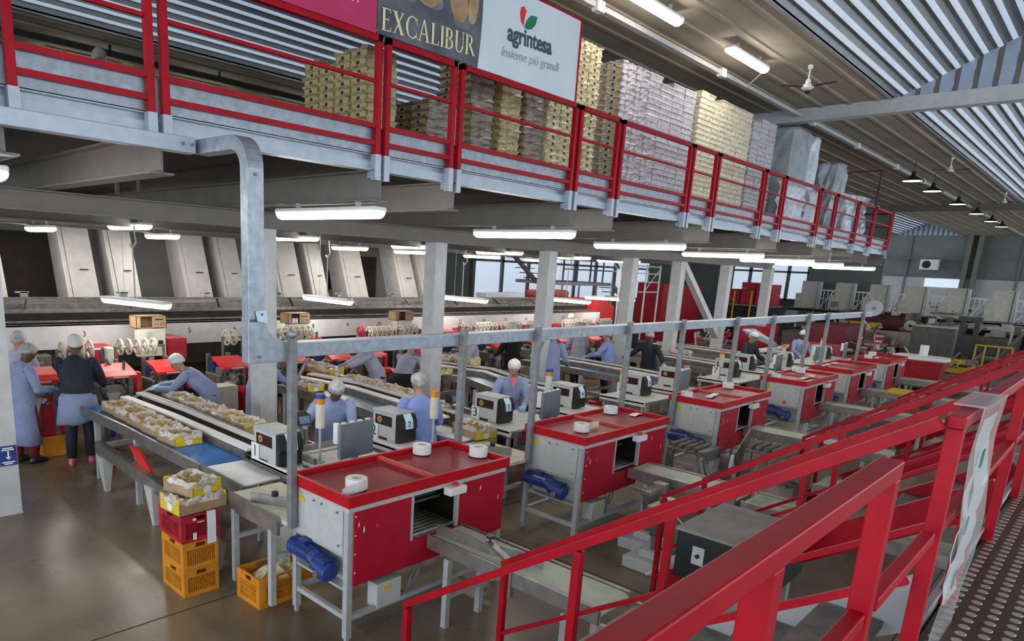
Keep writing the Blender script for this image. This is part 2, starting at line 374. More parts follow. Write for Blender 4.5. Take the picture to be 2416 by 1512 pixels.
a = MB(); a.box(1.795, 8.19, 0.65, 1.81, 8.1945, 0.72).add([(1.775,8.192,0.655),(1.83,8.192,0.655),(1.8025,8.192,0.625)], [(0,1,2)])
for z, w0 in ((0.755, 0.05), (0.735, 0.06), (0.60, 0.06), (0.58, 0.04)): a.box(1.80-w0, 8.19, z-0.006, 1.80+w0, 8.1945, z+0.006)
a.build('arrow_print', PAPER, sg)

# railing panels: pairs of square red posts on grey sockets
PAN = [(-0.75, 1.26), (1.38, 2.27), (2.38, 4.40), (4.51, 5.39), (5.51, 7.56), (7.68, 8.56), (8.69, 10.69), (10.81, 11.63), (11.75, 13.69), (13.81, 14.72), (14.84, 16.9), (17.02, 18.04), (18.16, 19.84), (19.96, 21.34), (21.46, 23.1)]
ORD = ['section at the left frame edge', 'short section right of the left frame edge', 'long section right of the bald man', 'short section under the dark banner', 'long section under the white banner',
       'short section right of the white banner', 'long section before lilac trays', 'short section between lilac and cream trays', 'long section before the cream tray stacks', 'short section before the grey wrapped pallet',
       'section before the white film bundle', 'section before the tall plastic wrapped roll', 'third section from the far end', 'second section from the far end', 'last section at the far end']
for k, (x0, x1) in enumerate(PAN):
    t = thing('guard_rail_panel', 'red tube railing on the upper floor edge, ' + ORD[k], 'railing', (x0, MY, MF), group='railing panels along the upper floor')
    L = x1-x0
    for xx in (0.0, L):
        MB().box(xx-0.027, -0.027, -0.19, xx+0.027, 0.027, 0.83).build('post', RED, t)
        sk = MB().box(xx-0.034, -0.034, -0.42, xx+0.034, 0.034, -0.19).box(xx-0.03, 0.034, -0.40, xx+0.03, 0.09, -0.24)
        sk.cyl((xx+0.04, -0.0, -0.36), (xx-0.04, 0, -0.36), 0.012, 6); sk.build('socket', ZINC, t)
    MB().box(-0.027, -0.027, 0.775, L+0.027, 0.027, 0.83).build('top_rail', RED, t)
    MB().box(0.027, -0.014, 0.43, L-0.027, 0.014, 0.46).build('mid_rail', RED, t)
    MB().box(0.027, -0.02, 0.04, L-0.027, 0.02, 0.08).build('low_rail', RED, t)
    MB().box(0.027, -0.02, -0.11, L-0.027, 0.02, -0.07).build('toe_rail', RED, t)
t = thing('guard_rail_panel', 'red railing closing the far end of the upper floor, seen end on', 'railing', (MX1+0.05, MY, MF))
for yy in (0.0, 1.6, 3.2):
    MB().box(-0.027, yy-0.027, -0.3, 0.027, yy+0.027, 0.83).build('post', RED, t)
for z, h in ((0.80, 0.027), (0.44, 0.015), (0.06, 0.02), (-0.09, 0.02)): MB().box(-0.02, 0, z-h, 0.02, 3.2, z+h).build('rail', RED, t)
MB().box(-0.02, 0.45, 0.83, 0.02, 0.49, 2.0).bar((0, 0.47, 1.98), (0, 3.2, 1.98), 0.03).build('gate_frame', mat('rust_brown_tube', (0.10,0.035,0.025), 0.6), t)
# ---------------------------------------------------------------- galvanised cable tray: along the upper floor, out, down and along the machines
t = thing('cable_tray', 'galvanised cable duct dropping from upper floor and running level behind the red machines', 'cable duct', (0,0,0))
TZ = 3.66; TY = 5.13; DX = 2.62; FY = 4.5; FZ = 2.20
m = MB(); m.box(-3, TY-0.05, TZ-0.06, 2.50, TY+0.05, TZ+0.05); m.build('upper_run', ZINC, t, bevel=0.006)
def chan(pts, w, h, sidev):      # rectangular channel swept along a planar polyline
    sv = Vector(sidev).normalized(); P = [Vector(p) for p in pts]; rings = []
    for i, p in enumerate(P):
        d = (P[min(i+1, len(P)-1)]-P[max(i-1, 0)]).normalized(); n = d.cross(sv).normalized()
        rings.append([p - sv*w/2 - n*h/2, p + sv*w/2 - n*h/2, p + sv*w/2 + n*h/2, p - sv*w/2 + n*h/2])
    return MB().loft(rings)
arc = [(DX, 4.68 - 0.18*math.sin(a), TZ-0.18 + 0.18*math.cos(a)) for a in [PI/2*k/8 for k in range(9)]]
chan([(DX-0.03, TY+0.05, TZ)] + arc + [(DX, FY, 2.42)], 0.13, 0.10, (1,0,0)).build('elbow_and_drop', GALV, t, bevel=0.004)
m = MB(); m.prism([(DX-0.07, FY-0.05, 2.45), (DX+0.07, FY-0.05, 2.45), (DX+0.09, FY-0.05, 2.36), (DX+0.15, FY-0.05, 2.30), (DX+0.30, FY-0.05, 2.255), (DX+0.30, FY-0.05, 2.12), (DX-0.07, FY-0.05, 2.12)], (0, 0.10, 0))
m.build('floor_elbow', GALV, t, bevel=0.004)
m = MB(); m.box(DX+0.30, FY-0.05, FZ-0.055, 19.4, FY+0.05, FZ+0.05); m.build('lower_run', GALV, t, bevel=0.004)
m = MB(); m.box(DX+0.30, FY-0.065, FZ+0.05, 19.4, FY+0.065, FZ+0.062); m.build('cover_strip', ZINC, t)
for q in ((DX+0.02, FY-0.055, 2.17), (DX+0.25, FY-0.055, 2.21), (DX+0.25, FY-0.055, 2.17), (DX, FY-0.055, 3.44), (2.40, TY-0.055, TZ), (2.47, TY-0.055, TZ)):
    MB().cyl(q, (q[0], q[1]-0.012, q[2]), 0.012, 8).build('bolt', GALVD, t)
nt_ = tag(MB().prism([(2.615, 4.437, 2.43), (2.70, 4.437, 2.415), (2.69, 4.437, 2.51), (2.60, 4.437, 2.505)], (0, -0.003, 0)).build('pinned_notice', PBLUE), 'small pale blue note pinned to the bend of the vertical galvanised duct', 'note')
MB().cyl((2.65, 4.434, 2.48), (2.65, 4.428, 2.48), 0.008, 8).build('pin', BLACK, nt_)
POSTX = [2.895, 4.80, 5.965, 7.87, 9.345, 11.23, 12.805, 14.67, 15.85, 18.49]
PL = ['at the left back corner of the nearest red machine', 'at the right back corner of the nearest red machine', 'at the left back corner of the second red machine', 'at the right back corner of the second red machine', 'at the left back corner of the third red machine',
      'at the right back corner of the third red machine', 'at the left back corner of the fourth red machine', 'at the right back corner of the fourth red machine', 'at the fifth red machine', 'at the farthest red machine, end of duct']
for k, x in enumerate(POSTX):
    b = MB(); b.box(x-0.03, FY-0.115, 0.78, x+0.03, FY-0.055, 2.30)
    p = tag(b.build('duct_post', GALVD, bevel=0.005), 'square steel post under cable duct ' + PL[k], 'post', 'posts under the level cable duct')
    MB().box(x-0.045, FY-0.055, 2.13, x+0.045, FY-0.051, 2.26).build('bracket', GALV, p)
    if k % 2 == 0: MB().tube([(x+0.035, FY-0.06, 1.0), (x+0.04, FY-0.05, 1.75), (x+0.06, FY-0.05, 1.95), (x+0.16, FY-0.05, 2.13)], 0.012, 6).build('conduit', GALVD, p)
    if k == 0: MB().ball((x, FY-0.085, 2.33), 0.035).build('cap', GALV, p, smooth=True)

# ---------------------------------------------------------------- red lidded machines
def machine(label, x, wid, sc=1.0, stripe=None):
    t = thing('shrink_wrap_machine', label, 'machine', (x, 3.76, 0), group='red lidded machines in a row')
    W_, D = wid, 0.74
    for (lx, ly) in ((0,0), (W_-0.06,0), (0,D-0.06), (W_-0.06,D-0.06)):
        MB().box(lx+0.004, ly+0.004, 0.05, lx+0.056, ly+0.056, 1.082).box(lx+0.015, ly+0.015, 0, lx+0.045, ly+0.045, 0.06).build('leg', GREYF, t)
    m = MB()
    m.box(0.06,0.005,0.20,W_-0.06,0.045,0.24).box(0.06,D-0.045,0.20,W_-0.06,D-0.005,0.24).box(0.01,0.06,0.20,0.05,D-0.06,0.24).box(W_-0.05,0.06,0.20,W_-0.01,D-0.06,0.24)
    m.build('lower_frame', GREYF, t)
    MB().box(-0.004,0.06,0.74,0.012,D-0.06,1.09).build('end_panel', GREYP, t, bevel=0.003)
    MB().box(0.10,0.06,0.46,0.115,D-0.06,0.78).build('inner_panel', GREYP, t); MB().box(0.005,0.06,0.715,0.10,D-0.06,0.74).build('panel_fold', GREYF, t); MB().box(0.01,0.06,0.44,0.115,D-0.06,0.46).build('bottom_sill', GREYF, t)
    MB().box(W_-0.012,0.06,0.46,W_+0.004,D-0.06,1.09).build('far_end_panel', GREYP, t)
    o0, o1 = 0.36*W_, 0.64*W_
    MB().box(0.05,-0.014,0.49,o0-0.025,0.0,1.085).build('front_panel', REDP, t, bevel=0.003)
    MB().box(o1+0.025,-0.014,0.53,W_-0.02,0.0,1.085).build('front_panel', REDP, t, bevel=0.003)
    MB().box(o0-0.025,-0.014,0.49,o1+0.025,0.0,0.71).build('front_panel', REDP, t)
    MB().box(o0-0.025,-0.018,0.71,o0,0.02,1.085).build('opening_jamb', GREYF, t); MB().box(o1,-0.018,0.71,o1+0.025,0.02,1.085).build('opening_jamb', GREYF, t)
    MB().box(0.0,-0.008,1.085,W_,D,1.13).build('white_band', GREYP, t)
    m = MB(); m.box(o0-0.2,0.55,0.5,o1+0.2,0.58,1.1).box(o0-0.22,0.02,0.5,o0-0.2,0.58,1.1).box(o1+0.2,0.02,0.5,o1+0.22,0.58,1.1).box(o0-0.2,0.02,1.07,o1+0.2,0.56,1.085); m.build('inner_housing', DARK, t)  # near-black walls added so the opening looks dark inside
    m = MB()
    for k in range(9): m.cyl((o0, 0.02+k*0.055, 0.735), (o1, 0.02+k*0.055, 0.735), 0.02, 8)
    m.build('roller_bed', STEEL, t, smooth=True)
    m = MB()
    for k in range(7): m.cyl((o0, 0.20+k*0.045, 0.93+k*0.02), (o1, 0.20+k*0.045, 0.93+k*0.02), 0.012, 6)
    m.build('roller_curtain', STEELD, t)
    r = 0.035
    m = MB(); z0, z1 = 1.13, 1.215
    m.box(-0.02,-0.03,z0,W_+0.02,r-0.03,z1).box(-0.02,D-r+0.02,z0,W_+0.02,D+0.02,z1).box(-0.02,r-0.03,z0,r-0.02,D-r+0.02,z1).box(W_-r+0.02,r-0.03,z0,W_+0.02,D-r+0.02,z1)
    lid = m.build('lid', REDL, t)
    MB().box(r-0.02,r-0.03,z0+0.035,W_-r+0.02,D-r+0.02,z0+0.045).build('tinted_window', TINT, lid)
    MB().box(W_*0.5-0.018,r-0.03,z0+0.045,W_*0.5+0.018,D-r+0.02,z0+0.075).build('lid_bar', mat('faded_red_bar', (0.62,0.10,0.08), 0.5) if 'faded_red_bar' not in MATS else MATS['faded_red_bar'], lid)
    m = MB(); m.box(o1-0.17,-0.10,1.03,o1+0.03,-0.012,1.10)
    e = m.build('stop_switch', WHITE, t, bevel=0.01)
    MB().cyl((o1-0.07,-0.055,1.10),(o1-0.07,-0.055,1.125),0.024,12).build('stop_button', REDBR, e)
    m = MB(); m.cyl((-0.03,0.38,0.63),(-0.03,0.64,0.63),0.068,14)
    for k in range(12): m.bar((-0.03+0.070*math.cos(k*0.524),0.41,0.63+0.070*math.sin(k*0.524)),(-0.03+0.070*math.cos(k*0.524),0.60,0.63+0.070*math.sin(k*0.524)),0.010)
    m.box(-0.07,0.46,0.68,0.02,0.56,0.73).cyl((-0.03,0.62,0.63),(-0.03,0.67,0.63),0.074,14)
    m.cyl((-0.03,0.39,0.63),(-0.03,0.33,0.61),0.074,12).cyl((-0.03,0.34,0.60),(-0.03,0.16,0.56),0.078,14).box(-0.09,0.18,0.50,0.03,0.30,0.66)
    mo = m.build('gear_motor', BLUEM, t, bevel=0.006)
    MB().cyl((-0.09,0.24,0.55),(-0.125,0.24,0.55),0.030,14).build('motor_shaft', STEEL, mo)
    m = MB(); m.box(0.30,0.0,0.21,0.56,0.12,0.42)
    j = m.build('junction_box', mat('pale_junction_box', (0.60,0.63,0.60), 0.5, var=0.04) if 'pale_junction_box' not in MATS else MATS['pale_junction_box'], t, bevel=0.008)
    MB().box(0.37,-0.003,0.355,0.45,0.0,0.385).build('warning_sticker', YELLOW, j)
    MB().tube([(0.56,0.06,0.3),(0.66,0.05,0.22),(0.72,0.06,0.34),(0.86,0.1,0.5)],0.010,6).tube([(0.56,0.08,0.26),(0.70,0.09,0.20),(0.80,0.06,0.36),(0.9,0.1,0.5)],0.010,6).build('cables', GALVD, j)
    MB().prism([(-0.007,D-0.10,1.02),(-0.007,D-0.20,1.02),(-0.007,D-0.15,1.09)],(-0.003,0,0)).build('warning_sticker', YELLOW, t)
    m = MB()
    for (yy,zz) in ((0.12,1.06),(0.42,1.07),(0.32,1.07),(0.1,0.8)): m.cyl((-0.004,yy,zz),(-0.02,yy,zz),0.009,8)
    m.build('fastener', GALVD, t)
    m = MB()
    for (xx,zz) in ((0.06,1.05),(0.06,0.9),(0.06,0.75),(0.06,0.6)): m.cyl((xx,-0.014,zz),(xx,-0.018,zz),0.007,6)
    m.build('screw', WHITE, t)
    m = MB()      # chipped paint on the red front
    for (xx, zz, a) in ((0.09,0.98,0.012),(0.14,0.93,0.016),(o1+0.30,1.0,0.015),(W_-0.10,0.86,0.013),(0.42*o0,0.93,0.010 if stripe else 0.005)):
        m.prism([(xx-a*0.5,-0.0145,zz-a*1.6),(xx+a*0.5,-0.0145,zz-a*1.1),(xx+a*0.35,-0.0145,zz+a*1.7),(xx-a*0.2,-0.0145,zz+a)],(0,-0.0008,0))
    m.build('paint_chip', WHITE, t)
    return t
MX = [(2.95,1.80),(6.02,1.80),(9.40,1.78),(12.86,1.76),(15.62,1.78),(18.55,1.74)]
ML = ['nearest red lidded machine, two white rolls on its back edge', 'second red lidded machine with blue motor above hoses', 'third red lidded machine, one roll at its left corner and one behind', 'fourth red lidded machine with red dot on grey end panel',
      'fifth red lidded machine with bare red top', 'farthest red lidded machine beside the red bin with white cover']
for k, (x, w) in enumerate(MX): machine(ML[k], x, w, stripe=k == 2)
dot = MB().ring((12.85, 4.05, 0.80), (1,0,0), 0.012, 0.03, 0.004); tag(dot.build('round_sticker', REDBR), 'small red ring sticker on the fourth machine end panel', 'sticker')

def roll(x, y, label, r=0.085, h=0.085, tail=None, z=1.185):
    t = thing('label_roll', label, 'label roll', (x, y, z), group='white label rolls on the machine lids')
    MB().ring((0,0,h/2),(0,0,1),0.045,r,h,24).build('paper_wind', PAPER, t)
    MB().ring((0,0,h/2),(0,0,1),0.036,0.045,h+0.001,20).build('core', CREAM, t)
    if tail == 'curl':
        P = [(0.06,-0.066),(0.0,-0.09),(-0.06,-0.095),(-0.12,-0.095),(-0.18,-0.10),(-0.225,-0.12)]
        m = MB(); a, b = [], []
        for i in range(5):
            h0, h1 = h-0.004*i, h-0.004*(i+1)
            m.prism([(P[i][0],P[i][1],0.0),(P[i+1][0],P[i+1][1],0.0),(P[i+1][0],P[i+1][1],h1),(P[i][0],P[i][1],h0)], (0.0,0.002,0))
        m.build('loose_tail', PAPER, t)
    if tail == 'flat':
        m = MB()
        P = [(r*0.9,0.03),(0.16,-0.005),(0.26,0.0),(0.30,-0.03)]
        for i in range(3): m.prism([(P[i][0],P[i][1],0.002),(P[i+1][0],P[i+1][1],0.002),(P[i+1][0],P[i+1][1],h-0.01),(P[i][0],P[i][1],h-0.01)],(0.001,0.003,0))
        m.build('loose_tail', CREAM, t)
    return t
RL = [(3.17,3.95,'unrolling white label roll with cream core on near corner of nearest machine lid','curl'),(4.28,4.38,'white label roll standing at the back edge of nearest machine lid',None),(4.66,4.02,'white label roll on the right end of nearest machine lid',None),
      (6.36,4.02,'white label roll with cream strip unwinding on second machine lid','flat'),(7.52,4.36,'white label roll at the back right of second machine lid',None),
      (9.52,4.32,'white label roll at the left corner of third machine lid',None),(11.02,4.34,'white label roll at the far back of third machine lid',None),
      (12.98,4.30,'white label roll at the left corner of fourth machine lid',None),(14.28,4.30,'larger of two touching label rolls on fourth machine lid',None),(14.42,4.42,'smaller of two touching label rolls on fourth machine lid',None),
      (18.85,4.25,'left label roll on the farthest machine lid',None),(19.85,4.40,'right label roll on the farthest machine lid',None)]
for x, y, l, tl in RL: roll(x, y, l, tail=tl)
def strip(x, y, rz, L, label, m=PAPER, w=0.09):
    mb = MB(); n = 6
    for i in range(n):
        a, b = L*i/n, L*(i+1)/n; za, zb = 0.012*abs(math.sin(i*0.8)), 0.012*abs(math.sin((i+1)*0.8))
        mb.add([(a,-w/2,za),(b,-w/2,zb),(b,w/2,zb),(a,w/2,za),(a,-w/2,za+0.002),(b,-w/2,zb+0.002),(b,w/2,zb+0.002),(a,w/2,za+0.002)],[(0,3,2,1),(4,5,6,7),(0,1,5,4),(2,3,7,6),(1,2,6,5),(3,0,4,7)])
    o = mb.build('paper_strip', m); o.location = (x,y,1.187); o.rotation_euler = (0,0,rz)
    return tag(o, label, 'paper strip', 'paper strips on the machine lids')
strip(7.60,4.10,0.1,0.28,'white paper strip lying right on the second machine lid')
strip(9.80,4.12,0.15,0.42,'white and cream paper strip beside the roll on third machine lid')
strip(13.3,3.98,0.0,0.7,'long wavy paper strip on the front of fourth machine lid')
strip(15.9,4.40,0.0,0.5,'crumpled paper strip on the back edge of fifth machine lid')
strip(16.6,4.40,0.0,0.3,'short flat paper strip on the back of fifth machine lid')
strip(19.1,4.14,0.1,0.45,'paper strip trailing from the left roll on farthest machine lid')
st_ = MB().prism([(17.43,3.745,0.86),(17.53,3.745,0.86),(17.53,3.745,1.10),(17.43,3.745,1.10)],(0,-0.004,0)); tag(st_.build('hanging_label_strip', PBLUE), 'pale blue label strip hanging down the front of fifth machine', 'label strip')
# ---------------------------------------------------------------- walkway, its railing and the stairs
WZ = 1.62; RZ = 2.50; RY = 0.32
def grating_mat():
    m = mat('perforated_tread_plate', (0.3, 0.3, 0.3), 0.35, 0.6)
    nt = m.node_tree; b = nt.nodes['Principled BSDF']; L = nt.links
    tc = nt.nodes.new('ShaderNodeTexCoord'); sx = nt.nodes.new('ShaderNodeSeparateXYZ'); L.new(tc.outputs['Object'], sx.inputs[0])
    def mth(op, a, v=None, c=None):
        n = nt.nodes.new('ShaderNodeMath'); n.operation = op
        for i, q in enumerate((a, v, c)):
            if q is None: continue
            if isinstance(q, (int, float)): n.inputs[i].default_value = q
            else: L.new(q, n.inputs[i])
        return n.outputs[0]
    u = mth('MULTIPLY', sx.outputs[0], 13.0); v = mth('MULTIPLY', sx.outputs[1], 15.0)
    row = mth('FLOOR', v); uo = mth('ADD', u, mth('MULTIPLY', row, 0.5))
    fu = mth('ABSOLUTE', mth('SUBTRACT', mth('FRACT', uo), 0.5)); fv = mth('ABSOLUTE', mth('SUBTRACT', mth('FRACT', v), 0.5))
    d = mth('ADD', mth('POWER', mth('MULTIPLY', fu, 2.6), 2.0), mth('POWER', mth('MULTIPLY', fv, 2.9), 2.0))
    k = nt.nodes.new('ShaderNodeValToRGB'); k.color_ramp.elements[0].position = 0.55; k.color_ramp.elements[1].position = 0.75
    L.new(d, k.inputs[0])
    mx = nt.nodes.new('ShaderNodeMix'); mx.data_type = 'RGBA'; L.new(k.outputs[0], mx.inputs[0])
    mx.inputs[6].default_value = (0.60, 0.57, 0.50, 1); mx.inputs[7].default_value = (0.085, 0.075, 0.062, 1); L.new(mx.outputs[2], b.inputs['Base Color'])
    bp = nt.nodes.new('ShaderNodeBump'); bp.inputs['Strength'].default_value = 0.8; bp.inputs['Distance'].default_value = 0.01; bp.invert = True
    L.new(k.outputs[0], bp.inputs['Height']); L.new(bp.outputs[0], b.inputs['Normal'])
    return m
struct('floor_2', MB().box(-3, -1.6, WZ-0.05, 40, 0.335, WZ-0.004), grating_mat())
e = MB(); e.box(-3, 0.345, WZ-0.14, 40, 0.36, WZ+0.05).cyl((-3, 0.352, WZ+0.05), (40, 0.352, WZ+0.05), 0.016, 8)
struct('trim_70', e, GALVD)
for k, x in enumerate((-0.5, 4.0, 7.5, 10.8, 14.2, 18)):
    struct('trim_%d' % (71+k), MB().box(x-0.06, -0.1, 0, x+0.06, 0.02, WZ-0.05).box(x-0.04, -1.5, WZ-0.17, x+0.04, 0.3, WZ-0.05), GREYF)
def walk_rail(label, x0, x1, mids=True, top=True, posts=None, midz=2.141):
    t = thing('walkway_railing', label, 'railing', (x0, RY, WZ), group='red railings along the walkway edge')
    L = x1-x0; h = RZ-WZ
    if top: MB().box(-0.023, -0.024, h-0.021, L+0.023, 0.024, h+0.021).build('top_rail', RED, t, bevel=0.004)
    MB().box(0.023, -0.018, midz-WZ-0.018, L-0.023, 0.018, midz-WZ+0.018).build('mid_rail', RED, t, bevel=0.004)
    for xx in (posts if posts is not None else (0, L)):
        MB().box(xx-0.023, -0.023, -0.12, xx+0.023, 0.023, h-0.021).build('post', RED, t, bevel=0.003)
    return t
walk_rail('nearest red handrail running off the bottom of the picture, ending at a corner post', -1.5, 1.775, posts=(0.0, 2.55, 3.275))
walk_rail('short red bar without top rail between the two nearest corner posts', 1.84, 2.56, top=False, posts=())
g = walk_rail('red gate rail hung with clear plastic sleeve of papers', 2.62, 3.42, posts=(0, 0.80))
walk_rail('red walkway railing right of the sleeve of papers', 3.48, 5.64, posts=(0.0, 1.05, 2.16))
walk_rail('red gate rail at the head of the second stair', 5.71, 6.55)
walk_rail('red walkway railing between second and third stairs', 6.62, 9.40, posts=(0, 1.4, 2.78))
walk_rail('far red walkway railing beyond the third stair', 10.36, 18.0, posts=(0, 1.9, 3.8, 5.7, 7.64))
# clear sleeve with papers
t = thing('document_sleeve', 'long clear plastic sleeve with white papers and green clips on the red gate', 'document sleeve', (2.76, RY-0.05, 0))
def sheet(name, m, x0, x1, z0, z1, dy, n=7):
    mb = MB(); a = []
    for i in range(n+1):
        z = z0+(z1-z0)*i/n; off = dy+0.012*math.sin(i*1.3)
        a.append([(x0+0.01*math.sin(i*2.1), off, z), (x1+0.01*math.cos(i*1.7), off-0.006, z), (x1+0.01*math.cos(i*1.7), off-0.003, z), (x0+0.01*math.sin(i*2.1), off+0.003, z)])
    return mb.loft(a).build(name, m, t)
sheet('sleeve', GLASSY, -0.02, 0.48, 1.45, RZ+0.035, 0.0)
sheet('paper', PAPER, 0.14, 0.34, 1.80, 2.28, 0.008); sheet('paper', PAPER, 0.20, 0.45, 1.88, 2.47, 0.014)
MB().box(0.02, 0.0, RZ+0.03, 0.42, 0.09, RZ+0.036).build('sleeve_fold', GLASSY, t)
for z in (2.32, 2.08, 1.88): MB().prism([(0.11,-0.006,z),(0.15,-0.006,z+0.01),(0.15,-0.006,z+0.06),(0.11,-0.006,z+0.05)], (0,0.004,0)).build('green_clip', GREENS, t)
YE = 2.67; SLP = (RZ-0.933)/(YE-RY)
def stair(label, xa, xb, strm):
    t = thing('stair', label, 'stair', (xa, RY, 0), group='red railed stairs down from the walkway')
    Lx = xb-xa; y1 = YE-RY
    for xx in (0.0, Lx):
        MB().bar((xx, 0.03, RZ), (xx, y1+0.02, RZ-SLP*y1), 0.039, 0.039).build('handrail', RED, t)
        MB().bar((xx, 0.03, RZ-0.52), (xx, y1, RZ-0.52-SLP*y1), 0.026, 0.028).build('mid_rail', RED, t)
        for yy in (1.24, y1):
            MB().box(xx-0.02, yy-0.02, max(0.0, RZ-SLP*yy-0.95), xx+0.02, yy+0.02, RZ-SLP*yy-0.01).build('post', RED, t)
        MB().bar((xx, 0.06, WZ-0.02), (xx, min(y1+0.1, (WZ-0.1)/SLP), 0.1), 0.05, 0.22).build('stringer', strm, t)
    for k in range(7):
        yy = 0.2+k*0.27; zz = WZ-0.08-SLP*(yy-0.06)
        if zz > 0.05: MB().box(0.03, yy, zz-0.03, Lx-0.03, yy+0.25, zz).build('tread', STEELD, t)
    return t
stair('nearest stair, grey side beams and red handrails, leading down to first outfeed belt', 2.55, 3.45, GREYF)
stair('second stair with broad red side plates beyond the black cabinet', 5.71, 6.55, RED)
stair('third stair farther right along the walkway', 9.47, 10.25, RED)
stair('farthest stair up to the walkway', 14.5, 15.3, RED)
# ---------------------------------------------------------------- outfeed belts on the walkway side
def outfeed(label, x0, x1, y0, y1, z, beltm, guide=False, legs=2, steel=STEEL):
    t = thing('outfeed_conveyor', label, 'conveyor', (x0, y0, 0), group='outfeed belts in front of the red machines')
    w = x1-x0; L = y1-y0
    m = MB(); m.box(0, 0.03, z-0.03, w, L-0.03, z); m.cyl((0, 0.03, z-0.035), (w, 0.03, z-0.035), 0.035, 12).cyl((0, L-0.03, z-0.035), (w, L-0.03, z-0.035), 0.035, 12)
    m.build('belt', beltm, t)
    for xx in (-0.035, w+0.01):
        MB().box(xx, 0, z-0.11, xx+0.025, L, z+0.012).build('side_frame', steel, t, bevel=0.004)
    k = 0
    for i in range(legs):
        yy = 0.25+(L-0.5)*i/max(1, legs-1)
        for xx in (-0.03, w+0.03):
            MB().box(xx-0.025, yy-0.025, 0, xx+0.025, yy+0.025, z-0.12).build('leg', GREYF, t)
        MB().box(0, yy-0.02, 0.25, w, yy+0.02, 0.29).build('cross_bar', GREYF, t)
    if guide:
        m = MB(); m.bar((0.03, L-0.05, z+0.06), (0.06, L-0.6, z+0.06), 0.012, 0.09).bar((0.06, L-0.6, z+0.06), (0.20, L-1.0, z+0.05), 0.012, 0.09)
        m.build('guide_plate', STEEL, t)
        m = MB(); m.bar((-0.03, L-0.85, z+0.08), (0.09, L-0.55, z+0.10), 0.05, 0.03).box(-0.045, L-0.9, z-0.2, -0.01, L-0.84, z+0.09); m.build('guide_arm', STEEL, t)
        MB().cyl((0.09, L-0.57, z+0.10), (0.09, L-0.57, z+0.135), 0.010, 8).cyl((0.09, L-0.57, z+0.135), (0.09, L-0.57, z+0.155), 0.032, 12).build('knob', BLACK, t)
    return t
outfeed('pale green outfeed belt with black guide knob at the nearest machine', 3.78, 4.13, 2.10, 3.73, 0.72, GREENBELT, True)
outfeed('dirty green belt running from nearest outfeed under the walkway', 3.72, 4.14, -1.2, 2.05, 0.66, OLDBELT, legs=3)
outfeed('pale green outfeed belt at the second machine, end beside hoses', 6.98, 7.36, 2.5, 3.73, 0.72, GREENBELT)
outfeed('green belt past the black cabinet below the second stair', 7.0, 7.42, -1.2, 2.45, 0.68, OLDBELT, legs=3)
outfeed('steel framed outfeed belt at the third machine', 10.3, 10.72, 1.9, 3.73, 0.74, GREENBELT)
outfeed('steel framed outfeed belt at the fourth machine', 13.75, 14.15, 1.9, 3.73, 0.74, GREENBELT)
outfeed('steel outfeed belt with flat yellow carton at the fifth machine', 16.5, 16.95, 1.9, 3.73, 0.74, GREENBELT)
outfeed('outfeed belt under the red bin at the farthest machine', 19.4, 19.85, 1.9, 3.73, 0.74, GREENBELT)
outfeed('old green belt along the walkway foot near third stair', 8.4, 8.8, -1.0, 2.2, 0.66, OLDBELT)
outfeed('farther old green belt along the walkway foot', 12.3, 12.7, -1.0, 1.8, 0.66, OLDBELT)
c = MB().box(16.45, 2.9, 0.745, 17.05, 3.3, 0.80); tag(c.build('flat_carton', YELLOW), 'flat yellow carton lying on the outfeed of fifth machine', 'carton')
bc = thing('control_cabinet', 'black low cabinet with grey top behind the nearest stair rail', 'cabinet', (4.81, 1.45, 0))
MB().box(0, 0, 0.66, 0.84, 0.66, 1.03).build('body', BLACK, bc, bevel=0.01); MB().box(-0.012, -0.012, 1.03, 0.855, 0.675, 1.05).build('top', mat('dusty_grey_top', (0.30,0.29,0.26), 0.7, var=0.12), bc)
MB().box(-0.004, 0.44, 0.80, 0.0, 0.53, 0.94).build('switch_plate', GREYP, bc); MB().cyl((-0.02, 0.485, 0.87), (0, 0.485, 0.87), 0.016, 10).build('switch', BLACK, bc)
for xx in (0.05, 0.72): MB().box(xx, 0.05, 0, xx+0.06, 0.6, 0.66).build('foot', GREYF, bc)
# transfer units with hose loops in front of third machine
def hose_unit(label, x, y, z):
    t = thing('transfer_unit', label, 'machine', (x, y, 0), group='hose units between the machines')
    m = MB(); m.box(0, 0, z-0.14, 0.50, 0.10, z); m.box(0.02,0.10,z-0.06,0.46,0.5,z-0.03); m.build('slide_block', STEELD, t, bevel=0.01)
    m = MB()
    for k in range(4): m.cyl((0.04, 0.16+k*0.1, z+0.005), (0.5, 0.16+k*0.1, z+0.005), 0.025, 8)
    m.build('rollers', STEELD, t)
    MB().tube([(0.05, 0.05, z-0.06), (-0.10, 0.0, z-0.10), (-0.17, -0.06, z-0.22), (-0.10, -0.1, z-0.34), (0.08, -0.12, z-0.36), (0.30, -0.1, z-0.32)], 0.03, 8).build('hose', GALVD, t, smooth=True)
    MB().tube([(0.10, 0.05, z-0.10), (-0.04, -0.04, z-0.16), (-0.08, -0.1, z-0.26), (0.04, -0.14, z-0.32), (0.22, -0.14, z-0.28)], 0.022, 8).build('hose', GALVD, t, smooth=True)
    MB().box(0.42, -0.16, 0, 0.50, -0.02, z-0.1).build('stand', STEELD, t); MB().box(0.02, 0.42, 0, 0.08, 0.5, z-0.06).build('stand', STEELD, t)
    MB().prism([(0.36,-0.165,z-0.24),(0.46,-0.165,z-0.24),(0.48,-0.165,z-0.06),(0.40,-0.165,z-0.05)], (0,-0.012,0)).build('card', PAPER, t)
    return t
hose_unit('grey transfer unit with looped hoses in front of third red machine', 8.12, 3.36, 0.80)
hose_unit('grey transfer unit with looped hoses partly behind red handrail', 8.72, 2.62, 0.84)
